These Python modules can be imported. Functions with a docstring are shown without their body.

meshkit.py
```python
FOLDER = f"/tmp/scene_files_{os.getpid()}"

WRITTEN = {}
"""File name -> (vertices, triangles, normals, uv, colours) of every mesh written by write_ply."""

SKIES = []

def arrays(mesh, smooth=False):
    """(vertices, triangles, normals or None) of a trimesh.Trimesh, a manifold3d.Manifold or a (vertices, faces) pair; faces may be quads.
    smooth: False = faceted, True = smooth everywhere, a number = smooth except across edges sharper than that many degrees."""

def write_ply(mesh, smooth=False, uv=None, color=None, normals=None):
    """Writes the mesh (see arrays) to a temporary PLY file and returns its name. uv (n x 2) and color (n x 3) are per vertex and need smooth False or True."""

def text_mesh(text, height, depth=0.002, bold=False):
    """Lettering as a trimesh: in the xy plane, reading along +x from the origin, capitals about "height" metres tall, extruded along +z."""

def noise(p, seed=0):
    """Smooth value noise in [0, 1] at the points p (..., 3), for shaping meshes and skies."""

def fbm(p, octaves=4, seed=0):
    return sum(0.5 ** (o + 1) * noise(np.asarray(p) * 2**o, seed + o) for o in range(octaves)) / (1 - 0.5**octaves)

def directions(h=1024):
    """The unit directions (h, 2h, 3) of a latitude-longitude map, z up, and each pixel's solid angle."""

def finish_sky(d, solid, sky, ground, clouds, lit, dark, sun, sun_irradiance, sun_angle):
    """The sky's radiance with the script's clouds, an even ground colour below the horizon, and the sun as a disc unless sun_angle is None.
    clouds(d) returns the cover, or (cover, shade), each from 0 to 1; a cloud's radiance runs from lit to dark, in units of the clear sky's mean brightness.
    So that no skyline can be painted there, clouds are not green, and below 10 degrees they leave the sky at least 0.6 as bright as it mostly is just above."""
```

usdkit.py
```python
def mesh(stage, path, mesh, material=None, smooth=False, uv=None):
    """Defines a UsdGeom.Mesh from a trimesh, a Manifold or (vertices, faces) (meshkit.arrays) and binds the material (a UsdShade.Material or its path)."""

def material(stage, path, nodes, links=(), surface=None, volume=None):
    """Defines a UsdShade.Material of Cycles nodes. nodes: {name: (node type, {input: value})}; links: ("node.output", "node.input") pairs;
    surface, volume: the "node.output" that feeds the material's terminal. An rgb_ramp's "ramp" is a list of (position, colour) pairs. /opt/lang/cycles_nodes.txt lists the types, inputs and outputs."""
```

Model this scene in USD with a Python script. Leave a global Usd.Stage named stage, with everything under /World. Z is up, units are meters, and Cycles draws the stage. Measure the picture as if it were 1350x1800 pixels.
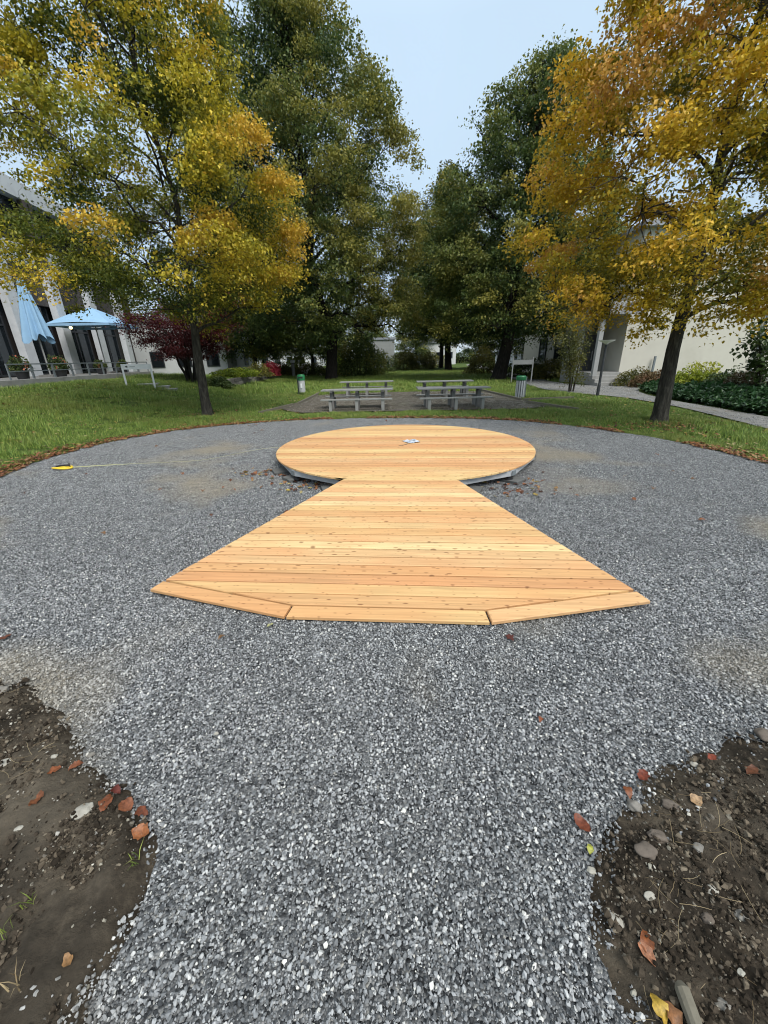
import math, numpy as np, trimesh, shapely, usdkit, meshkit
from shapely.geometry import Polygon, LineString, Point, box as sbox
from shapely.ops import unary_union
from pxr import Usd, UsdGeom, UsdLux, UsdShade, Gf, Sdf, Vt

stage = Usd.Stage.CreateInMemory()
UsdGeom.SetStageUpAxis(stage, UsdGeom.Tokens.z)
UsdGeom.SetStageMetersPerUnit(stage, 1.0)
UsdGeom.Xform.Define(stage, '/World')
UsdGeom.Scope.Define(stage, '/World/Looks')
LK = '/World/Looks/'
PI = math.pi

# ------------------------------------------------------------ camera, sky, sun, exposure
FPX, TH, ROLL, EYE = 680.0, 0.379, -0.0225, 1.85      # focal length in 1350-wide pixels, pitch down, roll, eye height
EXPOSURE = 1.15
SKY_STRENGTH, SUN_INTENSITY = 0.06, 0.40
SUN_EL, SUN_AZ = math.radians(52), math.radians(150)   # azimuth from +y towards +x
cam = UsdGeom.Camera.Define(stage, '/World/camera')
R_, F_, U_ = np.array([1., 0, 0]), np.array([0, math.cos(TH), -math.sin(TH)]), np.array([0, math.sin(TH), math.cos(TH)])
cR, cU = math.cos(ROLL) * R_ + math.sin(ROLL) * U_, math.cos(ROLL) * U_ - math.sin(ROLL) * R_
cam.AddTransformOp().Set(Gf.Matrix4d(*cR, 0, *cU, 0, *(-F_), 0, 0, 0, EYE, 1))
cam.CreateHorizontalApertureAttr(36.0); cam.CreateFocalLengthAttr(36.0 * FPX / 1350)
cam.CreateFStopAttr(0.0); cam.CreateFocusDistanceAttr(8.0)
cam.CreateExposureAttr(EXPOSURE)
cam.CreateClippingRangeAttr(Gf.Vec2f(0.05, 5000))

dome = UsdLux.DomeLight.Define(stage, '/World/sky')
dome.GetPrim().SetCustomDataByKey('kind', 'structure')
# overcast: a pale even cloud layer, brighter towards the zenith as overcast skies are, with the clear sky's blue left in it
usdkit.material(stage, LK + 'sky', {
    'sky': ('sky_texture', {'sky_type': 'single_scattering', 'sun_disc': False, 'sun_elevation': SUN_EL, 'sun_rotation': SUN_AZ}),
    'tc': ('texture_coordinate', {}),
    'sep': ('separate_xyz', {}),
    'up': ('map_range', {'from_min': 0.0, 'from_max': 1.0, 'to_min': 0.0, 'to_max': 1.0, 'clamp': True}),
    'ramp': ('rgb_ramp', {'ramp': [(0.0, (4.9, 5.7, 6.3)), (0.2, (4.7, 5.95, 7.1)), (0.5, (5.0, 6.4, 7.75)), (0.75, (7.6, 8.7, 9.6)), (1.0, (9.8, 10.8, 11.6))]}),
    'n': ('noise_texture', {'scale': 1.6, 'detail': 4.0, 'roughness': 0.5}),
    'nr': ('map_range', {'from_min': 0.3, 'from_max': 0.7, 'to_min': 0.93, 'to_max': 1.06, 'clamp': True}),
    'cl': ('vector_math', {'math_type': 'scale'}),
    'mx': ('mix', {'mix_type': 'mix', 'fac': 0.86}),
    'bg': ('background_shader', {'strength': SKY_STRENGTH}),
}, [('tc.generated', 'sep.vector'), ('sep.z', 'up.value'), ('up.result', 'ramp.fac'), ('tc.generated', 'n.vector'), ('n.fac', 'nr.value'),
    ('ramp.color', 'cl.vector1'), ('nr.result', 'cl.scale'), ('sky.color', 'mx.color1'), ('cl.vector', 'mx.color2'), ('mx.color', 'bg.color')], surface='bg.background')
UsdShade.MaterialBindingAPI.Apply(dome.GetPrim()).Bind(UsdShade.Material.Get(stage, LK + 'sky'))

sun = UsdLux.DistantLight.Define(stage, '/World/sun')
sun.CreateIntensityAttr(SUN_INTENSITY); sun.CreateAngleAttr(35.0); sun.CreateNormalizeAttr(True); sun.CreateColorAttr(Gf.Vec3f(1, 0.97, 0.92))
_s = np.array([math.sin(SUN_AZ) * math.cos(SUN_EL), math.cos(SUN_AZ) * math.cos(SUN_EL), math.sin(SUN_EL)])
_x = np.cross([0, 0, 1.], _s); _x /= np.linalg.norm(_x); _y = np.cross(_s, _x)
sun.AddTransformOp().Set(Gf.Matrix4d(*_x, 0, *_y, 0, *_s, 0, 0, 0, 30, 1))

# ------------------------------------------------------------ helpers
_used = {}
def numbered(parent, name):
    k = (parent, name); n = _used.get(k, -1) + 1; _used[k] = n
    return name if n == 0 else f'{name}_{n:03d}'

def tag(prim, label=None, cat=None, group=None, kind=None):
    for k, v in (('label', label), ('category', cat), ('group', group), ('kind', kind)):
        if v: prim.SetCustomDataByKey(k, v)
    return prim

def thing(name, label, cat, loc=(0, 0, 0), rotz=0.0, group=None, scale=None, kind=None):
    x = UsdGeom.Xform.Define(stage, '/World/' + numbered('/World', name))
    x.AddTranslateOp().Set(Gf.Vec3d(*map(float, loc)))
    if rotz: x.AddRotateZOp().Set(math.degrees(rotz))
    if scale is not None: x.AddScaleOp().Set(Gf.Vec3f(*map(float, np.broadcast_to(scale, 3))))
    return tag(x.GetPrim(), label, cat, group, kind)

def part(name, mesh, mat, parent, smooth=False, label=None, kind=None, tint=None):
    pp = str(parent.GetPath())
    p = usdkit.mesh(stage, pp + '/' + numbered(pp, name), mesh, LK + mat, smooth)
    if tint is not None:
        UsdGeom.PrimvarsAPI(p).CreatePrimvar('tint', Sdf.ValueTypeNames.Color3fArray, 'vertex').Set(Vt.Vec3fArray.FromNumpy(np.asarray(tint, np.float32)))
    return tag(p.GetPrim(), label, kind=kind)

WORLD = stage.GetPrimAtPath('/World')
def single(name, mesh, mat, label, cat, group=None, kind=None, smooth=False, tint=None):
    return tag(part(name, mesh, mat, WORLD, smooth, tint=tint), label, cat, group, kind)
def struct(name, mesh, mat, smooth=False):
    return tag(part(name, mesh, mat, WORLD, smooth), kind='structure')

def dup(root, loc, rotz, label=None, group=None, scale=None):
    was = root.GetCustomData()
    r = thing(root.GetName().rstrip('0123456789').rstrip('_'), label or was['label'], was['category'], loc, rotz, group or was.get('group'), scale)
    r.GetReferences().AddInternalReference(root.GetPath()); r.SetInstanceable(True)
    return r

def cat(*ms):
    ms = [m for g in ms for m in (g if isinstance(g, list) else [g])]
    vs, fs, o = [], [], 0
    for m in ms:
        v, f = (np.asarray(m.vertices), np.asarray(m.faces)) if isinstance(m, trimesh.Trimesh) else (np.asarray(m[0], float), np.asarray(m[1], int))
        if f.shape[1] == 4: f = np.vstack([f[:, [0, 1, 2]], f[:, [0, 2, 3]]])
        vs.append(v); fs.append(f + o); o += len(v)
    return np.vstack(vs), np.vstack(fs)

def prism(poly, z0, z1, bev=0.0):
    """Convex plan polygon -> prism with a chamfered top edge."""
    if not isinstance(poly, Polygon): poly = Polygon(poly)
    poly = shapely.geometry.polygon.orient(poly, 1.0)
    P = np.array(poly.exterior.coords)[:-1]; n = len(P)
    if bev > 0:
        e = np.roll(P, -1, 0) - P; l = np.linalg.norm(e, axis=1, keepdims=True) + 1e-12
        nn = np.stack([-e[:, 1], e[:, 0]], 1) / l
        b = nn + np.roll(nn, 1, 0); b /= np.maximum((b * nn).sum(1, keepdims=True), 0.35) 
        Q = P + b * bev
        rings = [(P, z0), (P, z1 - bev), (Q, z1)]
    else: rings = [(P, z0), (P, z1)]
    V = np.vstack([np.column_stack([p, np.full(n, z)]) for p, z in rings]); F = []
    for r in range(len(rings) - 1):
        for i in range(n):
            a, b_ = r * n + i, r * n + (i + 1) % n
            F += [(a, b_, b_ + n), (a, b_ + n, a + n)]
    t = (len(rings) - 1) * n
    F += [(t, t + i, t + i + 1) for i in range(1, n - 1)] + [(0, i + 1, i) for i in range(1, n - 1)]
    return V, np.array(F)

def bx(x0, x1, y0, y1, z0, z1, bev=0.0):
    return prism([(x0, y0), (x1, y0), (x1, y1), (x0, y1)], z0, z1, bev)

def tube(pts, rad, sides=8, cap=True):
    pts = np.asarray(pts, float); n = len(pts); rad = np.broadcast_to(rad, n)
    t = np.gradient(pts, axis=0); t /= np.linalg.norm(t, axis=1, keepdims=True) + 1e-12
    ref = np.array([0, 0, 1.]) if abs(t[:, 2]).mean() < 0.9 else np.array([1., 0, 0])
    a = np.cross(t, ref); a /= np.linalg.norm(a, axis=1, keepdims=True) + 1e-12
    b = np.cross(t, a)
    an = np.arange(sides) / sides * 2 * PI
    V = (pts[:, None] + rad[:, None, None] * (np.cos(an)[None, :, None] * a[:, None] + np.sin(an)[None, :, None] * b[:, None])).reshape(-1, 3)
    i, k = np.meshgrid(np.arange(n - 1), np.arange(sides), indexing='ij')
    A, B = i * sides + k, i * sides + (k + 1) % sides
    F = np.concatenate([np.stack([A, A + sides, B + sides], -1).reshape(-1, 3), np.stack([A, B + sides, B], -1).reshape(-1, 3)])
    if cap:
        F = np.vstack([F, [(0, k, k + 1) for k in range(1, sides - 1)], [((n - 1) * sides, (n - 1) * sides + k + 1, (n - 1) * sides + k) for k in range(1, sides - 1)]])
    return V, F

def bar(p, q, w, d=None):
    """A straight square bar from p to q."""
    p, q = np.asarray(p, float), np.asarray(q, float); d = d or w
    t = q - p; t = t / np.linalg.norm(t)
    ref = np.array([0, 0, 1.]) if abs(t[2]) < 0.9 else np.array([0, 1., 0])
    a = np.cross(t, ref); a /= np.linalg.norm(a); b = np.cross(t, a)
    c = [(-1, -1), (1, -1), (1, 1), (-1, 1)]
    V = np.array([e + a * s * w / 2 + b * u * d / 2 for e in (p, q) for s, u in c])
    return V, np.array([(0, 2, 1), (0, 3, 2), (4, 5, 6), (4, 6, 7)] + [f for k in range(4) for f in ((k, (k + 1) % 4, (k + 1) % 4 + 4), (k, (k + 1) % 4 + 4, k + 4))])

def lathe(prof, n=20, off=(0, 0, 0)):
    prof = np.asarray(prof, float); an = np.arange(n) / n * 2 * PI; m = len(prof)
    V = np.stack([prof[:, 0][:, None] * np.cos(an), prof[:, 0][:, None] * np.sin(an), np.broadcast_to(prof[:, 1][:, None], (m, n))], -1).reshape(-1, 3) + off
    F = [f for i in range(m - 1) for k in range(n) for f in ((i * n + k, i * n + (k + 1) % n, (i + 1) * n + (k + 1) % n), (i * n + k, (i + 1) * n + (k + 1) % n, (i + 1) * n + k))]
    return V, np.array(F)

def moved(m, loc=(0, 0, 0), rz=0.0, s=1.0, rx=0.0, ry=0.0):
    v, f = (np.asarray(m.vertices), np.asarray(m.faces)) if isinstance(m, trimesh.Trimesh) else m
    v = np.asarray(v) * s
    for ang, (i, j) in ((rx, (1, 2)), (ry, (2, 0)), (rz, (0, 1))):
        if ang:
            c, q = math.cos(ang), math.sin(ang); w = v.copy(); w[:, i] = c * v[:, i] - q * v[:, j]; w[:, j] = q * v[:, i] + c * v[:, j]; v = w
    return v + np.asarray(loc, float), f

def stone(rng, r, flat=0.65, n=14, detail=0):
    """A stone: hull of points on a squashed ellipsoid; detail > 0 gives a water-worn pebble."""
    if detail:
        m = trimesh.creation.icosphere(detail, 1.0); v = np.array(m.vertices)
        v *= (0.7 + 0.6 * meshkit.noise(v * 1.5 + rng.random(3) * 50))[:, None]
        v *= np.array([1, rng.uniform(0.6, 0.85), flat]) * r
        return v, np.array(m.faces)
    p = rng.normal(size=(n, 3)); p /= np.linalg.norm(p, axis=1, keepdims=True)
    p *= np.array([1, rng.uniform(0.6, 0.95), flat]) * r * rng.uniform(0.85, 1.1, (n, 1))
    h = trimesh.convex.convex_hull(p)
    return np.array(h.vertices), np.array(h.faces)

def S(t): t = np.clip(t, 0, 1); return t * t * (3 - 2 * t)
def ground_h(x, y):
    """The lawn: level round the gravel, a bank rising to the terrace on the left."""
    x, y = np.asarray(x, float), np.asarray(y, float)
    return 1.05 * S((-x - 6.3) / 8.0) * (1 - 0.6 * S((y - 24) / 20))
def G(px, py, z=None):
    """The point of the ground (or of the level z) seen at a pixel of the 1350 x 1800 photograph."""
    x, y = px - 675.0, py - 900.0; c, s = math.cos(-ROLL), math.sin(-ROLL); x, y = c * x - s * y, s * x + c * y
    r = x / FPX * R_ + F_ - y / FPX * U_
    zz = 0.0 if z is None else z
    for _ in range(50 if z is None else 1):
        p = np.array([0, 0, EYE]) + r * ((zz - EYE) / r[2])
        if z is None: zz = 0.6 * zz + 0.4 * float(ground_h(p[0], p[1]))
    return p
def D(px, py, dist):
    x, y = px - 675.0, py - 900.0; c, s = math.cos(-ROLL), math.sin(-ROLL); x, y = c * x - s * y, s * x + c * y
    r = x / FPX * R_ + F_ - y / FPX * U_
    return np.array([0, 0, EYE]) + r * (dist / r[1])

# ------------------------------------------------------------ materials
def simple(name, col, rough=0.6, var=0.12, scale=8.0, bump=0.0, bscale=60.0, metallic=0.0, spec=0.5, stain=None, isl=False):
    """A principled surface with soft colour variation, optional fine relief and stains."""
    nodes = {'g': ('geometry', {}), 'n': ('noise_texture', {'scale': scale, 'detail': 5.0, 'roughness': 0.6}),
             'r': ('rgb_ramp', {'ramp': [(0.25, tuple(c * (1 - var) for c in col)), (0.75, tuple(min(1, c * (1 + var)) for c in col))]}),
             'p': ('principled_bsdf', {'roughness': rough, 'metallic': metallic, 'specular_ior_level': spec})}
    links = [('g.position', 'n.vector'), ('n.fac', 'r.fac')]
    out = 'r.color'
    if stain:
        nodes['n2'] = ('noise_texture', {'scale': stain[1], 'detail': 6.0, 'roughness': 0.65}); nodes['sr'] = ('map_range', {'from_min': 0.5, 'from_max': 0.72, 'to_min': 0, 'to_max': stain[2], 'clamp': True})
        nodes['sm'] = ('mix', {'color2': stain[0]}); links += [('g.position', 'n2.vector'), ('n2.fac', 'sr.value'), ('sr.result', 'sm.fac'), (out, 'sm.color1')]; out = 'sm.color'
    if isl:
        nodes['hs'] = ('hsv', {}); nodes['at'] = ('attribute', {'attribute': 'tint'}); nodes['sc'] = ('separate_color', {}); nodes['mr'] = ('map_range', {'from_min': 0, 'from_max': 1, 'to_min': 0.6, 'to_max': 1.45}); links += [('at.color', 'sc.color'), ('sc.r', 'mr.value'), ('mr.result', 'hs.value'), (out, 'hs.color')]; out = 'hs.color'
    links.append((out, 'p.base_color'))
    if bump:
        nodes['bn'] = ('noise_texture', {'scale': bscale, 'detail': 6.0, 'roughness': 0.6}); nodes['b'] = ('bump', {'strength': bump, 'distance': 0.01})
        links += [('g.position', 'bn.vector'), ('bn.fac', 'b.height'), ('b.normal', 'p.normal')]
    usdkit.material(stage, LK + name, nodes, links, surface='p.BSDF')

def leafmat(name, rough=0.5, trans=0.3):
    """Leaves: the colour is each leaf's own (a mesh attribute), with light passing through."""
    usdkit.material(stage, LK + name, {
        'a': ('attribute', {'attribute': 'tint'}),
        'p': ('principled_bsdf', {'roughness': rough, 'specular_ior_level': 0.35}), 't': ('translucent_bsdf', {}), 'm': ('mix_closure', {'fac': trans})},
        [('a.color', 'p.base_color'), ('a.color', 't.color'), ('p.BSDF', 'm.closure1'), ('t.BSDF', 'm.closure2')], surface='m.closure')
leafmat('leaf', 0.5, 0.28); leafmat('leaf_glossy', 0.35, 0.2)

usdkit.material(stage, LK + 'dead_leaf', {
    'a': ('attribute', {'attribute': 'tint'}), 'g': ('geometry', {}), 'n': ('noise_texture', {'scale': 70.0, 'detail': 5.0, 'roughness': 0.65}), 'mr': ('map_range', {'from_min': 0.3, 'from_max': 0.7, 'to_min': 0.45, 'to_max': 1.35, 'clamp': True}), 'hs': ('hsv', {}),
    'p': ('principled_bsdf', {'roughness': 0.5, 'specular_ior_level': 0.4}), 't': ('translucent_bsdf', {}), 'm': ('mix_closure', {'fac': 0.12}), 'b': ('bump', {'strength': 0.5, 'distance': 0.003})},
    [('a.color', 'hs.color'), ('g.position', 'n.vector'), ('n.fac', 'mr.value'), ('mr.result', 'hs.value'), ('hs.color', 'p.base_color'), ('hs.color', 't.color'), ('n.fac', 'b.height'), ('b.normal', 'p.normal'), ('p.BSDF', 'm.closure1'), ('t.BSDF', 'm.closure2')], surface='m.closure')
def ramp_random(name, stops, rough=0.8, source='island', bump=0.0, bscale=200.0, spec=0.3, patch=None):
    nodes = {'g': ('geometry', {}), 'oi': ('object_info', {}), 'r': ('rgb_ramp', {'ramp': stops}), 'p': ('principled_bsdf', {'roughness': rough, 'specular_ior_level': spec}),
             'n': ('noise_texture', {'scale': bscale * 0.4, 'detail': 4.0}), 'mr': ('map_range', {'from_min': 0.3, 'from_max': 0.7, 'to_min': 0.78, 'to_max': 1.22, 'clamp': True}), 'hs': ('hsv', {})}
    links = [('g.position', 'n.vector'), ('n.fac', 'mr.value'), ('mr.result', 'hs.value'), ('r.color', 'hs.color')]
    nodes['at'] = ('attribute', {'attribute': 'tint'}); nodes['sc'] = ('separate_color', {}); links += [('at.color', 'sc.color')]
    if source == 'both':  # each piece its own, different in every copy
        nodes['ad'] = ('math', {'math_type': 'add'}); nodes['fr'] = ('math', {'math_type': 'fraction'})
        links += [('sc.r', 'ad.value1'), ('oi.random', 'ad.value2'), ('ad.value', 'fr.value1'), ('fr.value', 'r.fac')]
    else: links.append(('sc.r', 'r.fac'))
    out = 'hs.color'
    if patch:  # (colour, scale, strength, lo, hi): dust or dirt lying in patches of the place
        nodes['pn'] = ('noise_texture', {'scale': patch[1], 'detail': 3.0}); nodes['pr'] = ('map_range', {'from_min': patch[3], 'from_max': patch[4], 'to_min': 0, 'to_max': patch[2], 'clamp': True}); nodes['pm'] = ('mix', {'color2': patch[0]})
        links += [('g.position', 'pn.vector'), ('pn.fac', 'pr.value'), ('pr.result', 'pm.fac'), (out, 'pm.color1')]; out = 'pm.color'
    links.append((out, 'p.base_color'))
    if bump:
        nodes['b'] = ('bump', {'strength': bump, 'distance': 0.003}); nodes['bn'] = ('noise_texture', {'scale': bscale, 'detail': 4.0})
        links += [('g.position', 'bn.vector'), ('bn.fac', 'b.height'), ('b.normal', 'p.normal')]
    usdkit.material(stage, LK + name, nodes, links, surface='p.BSDF')

GREY = [(0.0, (0.032, 0.034, 0.036)), (0.13, (0.07, 0.073, 0.076)), (0.34, (0.165, 0.17, 0.172)), (0.6, (0.262, 0.267, 0.27)), (0.84, (0.36, 0.366, 0.365)), (0.96, (0.48, 0.478, 0.46)), (1.0, (0.66, 0.64, 0.58))]
ramp_random('gravel_stone', GREY, rough=0.55, source='both', spec=0.4, patch=((0.33, 0.28, 0.20), 0.42, 0.72, 0.53, 0.66))
ramp_random('soil_stone', [(0, (0.06, 0.05, 0.038)), (0.5, (0.12, 0.103, 0.08)), (0.85, (0.2, 0.18, 0.14)), (0.96, (0.32, 0.3, 0.24)), (1, (0.5, 0.47, 0.4))], rough=0.7, source='both')
ramp_random('soil_clod', [(0, (0.018, 0.014, 0.01)), (0.5, (0.055, 0.043, 0.031)), (0.85, (0.115, 0.092, 0.066)), (1, (0.18, 0.15, 0.11))], rough=0.95, source='both', spec=0.1)
ramp_random('grass_blade', [(0, (0.055, 0.105, 0.02)), (0.4, (0.125, 0.21, 0.036)), (0.75, (0.215, 0.30, 0.055)), (0.93, (0.33, 0.39, 0.08)), (1, (0.46, 0.42, 0.17))], rough=0.5, source='both', patch=((0.20, 0.20, 0.05), 0.5, 0.5, 0.5, 0.68))
ramp_random('straw', [(0, (0.16, 0.11, 0.055)), (1, (0.42, 0.33, 0.19))], rough=0.7)
simple('pebble_pale', (0.34, 0.32, 0.27), 0.7, 0.18, 30, 0.3, 200, stain=((0.16, 0.13, 0.10), 22, 0.55))
simple('pebble_grey', (0.20, 0.185, 0.16), 0.75, 0.25, 25, 0.3, 200, stain=((0.07, 0.057, 0.043), 18, 0.7))
simple('pebble_brown', (0.125, 0.10, 0.078), 0.8, 0.25, 25, 0.3, 200, stain=((0.055, 0.044, 0.034), 16, 0.8))
simple('concrete', (0.27, 0.265, 0.25), 0.85, 0.12, 3, 0.2, 90, stain=((0.13, 0.125, 0.115), 1.4, 0.6))
simple('concrete_dark', (0.17, 0.165, 0.155), 0.85, 0.2, 6, 0.25, 90)
simple('slab_dark', (0.105, 0.105, 0.1), 0.9, 0.2, 9, 0.3, 90, stain=((0.05, 0.05, 0.045), 5, 0.7))
simple('cream_render', (0.54, 0.51, 0.44), 0.85, 0.03, 2, 0.1, 200, stain=((0.42, 0.39, 0.33), 0.35, 0.6))
simple('white_render', (0.58, 0.58, 0.57), 0.8, 0.05, 2)
simple('grey_render', (0.30, 0.30, 0.29), 0.8, 0.08, 2)
simple('white_paint', (0.78, 0.79, 0.79), 0.4, 0.04, 10)
simple('fin_metal', (0.56, 0.575, 0.59), 0.5, 0.1, 2, 0, stain=((0.36, 0.37, 0.38), 1.2, 0.5))
simple('spandrel', (0.055, 0.046, 0.042), 0.55, 0.2, 1.5)
simple('dark_metal', (0.035, 0.037, 0.042), 0.45, 0.1, 8, spec=0.5)
simple('rail_metal', (0.16, 0.18, 0.19), 0.45, 0.1, 8)
simple('alu', (0.40, 0.41, 0.42), 0.5, 0.1, 14, stain=((0.2, 0.2, 0.2), 3.0, 0.5))
simple('blue_fabric', (0.25, 0.42, 0.60), 0.8, 0.06, 3)
simple('roof_dark', (0.07, 0.068, 0.07), 0.7, 0.2, 2)
simple('roof_grey', (0.28, 0.29, 0.31), 0.7, 0.1, 2)
simple('bench_wood', (0.24, 0.24, 0.225), 0.75, 0.2, 9, 0.2, 60, stain=((0.11, 0.11, 0.10), 4, 0.6))
simple('bin_green', (0.02, 0.17, 0.06), 0.4, 0.1, 10)
simple('bin_steel', (0.45, 0.46, 0.46), 0.4, 0.12, 10)
simple('sign_grey', (0.30, 0.30, 0.29), 0.5, 0.06, 10)
simple('print_dark', (0.03, 0.03, 0.035), 0.6, 0.05, 10)
simple('pot_dark', (0.03, 0.03, 0.032), 0.5, 0.1, 10)
simple('tape_yellow', (0.75, 0.52, 0.03), 0.4, 0.05, 30)
simple('tape_ribbon', (0.50, 0.48, 0.22), 0.45, 0.08, 30)
simple('black_plastic', (0.02, 0.02, 0.022), 0.4, 0.1, 30)
simple('road_blue', (0.03, 0.09, 0.32), 0.4, 0.05, 5)
simple('path_gravel', (0.185, 0.18, 0.168), 0.9, 0.12, 5, 0.5, 70, stain=((0.11, 0.1, 0.075), 1.2, 0.7))
simple('pad_gravel', (0.12, 0.105, 0.085), 0.9, 0.25, 4, 0.6, 60, stain=((0.09, 0.1, 0.045), 0.8, 0.7))
simple('edging_timber', (0.15, 0.135, 0.1), 0.85, 0.25, 12, 0.3, 60)
simple('dry_stone', (0.13, 0.12, 0.105), 0.9, 0.3, 6, 0.5, 30, isl=True)
simple('film', (0.5, 0.54, 0.6), 0.3, 0.25, 9)
simple('globe', (0.8, 0.8, 0.78), 0.3, 0.02, 5)
simple('clay_pot', (0.05, 0.045, 0.042), 0.6, 0.1, 9)

usdkit.material(stage, LK + 'window_glass', {'f': ('fresnel', {'IOR': 1.5}), 'd': ('diffuse_bsdf', {'color': (0.012, 0.015, 0.017)}), 'gl': ('glossy_bsdf', {'color': (0.75, 0.8, 0.85), 'roughness': 0.03}),
    'mr': ('map_range', {'from_min': 0, 'from_max': 1, 'to_min': 0.05, 'to_max': 0.8}), 'm': ('mix_closure', {})},
    [('f.fac', 'mr.value'), ('mr.result', 'm.fac'), ('d.BSDF', 'm.closure1'), ('gl.BSDF', 'm.closure2')], surface='m.closure')

def bark(name, c0, c1, c2):
    usdkit.material(stage, LK + name, {
        'tc': ('texture_coordinate', {}), 'mp': ('mapping', {'scale': (9, 9, 1.6)}), 'v': ('noise_texture', {'scale': 2.2, 'detail': 7.0, 'roughness': 0.65, 'distortion': 0.6}),
        'r': ('rgb_ramp', {'ramp': [(0.3, c0), (0.5, c1), (0.72, c2)]}), 'p': ('principled_bsdf', {'roughness': 0.9, 'specular_ior_level': 0.2}), 'b': ('bump', {'strength': 0.9, 'distance': 0.04})},
        [('tc.object', 'mp.vector'), ('mp.vector', 'v.vector'), ('v.fac', 'r.fac'), ('r.color', 'p.base_color'), ('v.fac', 'b.height'), ('b.normal', 'p.normal')], surface='p.BSDF')
bark('bark', (0.018, 0.016, 0.013), (0.05, 0.045, 0.036), (0.115, 0.105, 0.085))
bark('bark_dark', (0.008, 0.007, 0.006), (0.022, 0.019, 0.016), (0.05, 0.044, 0.037))

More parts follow.
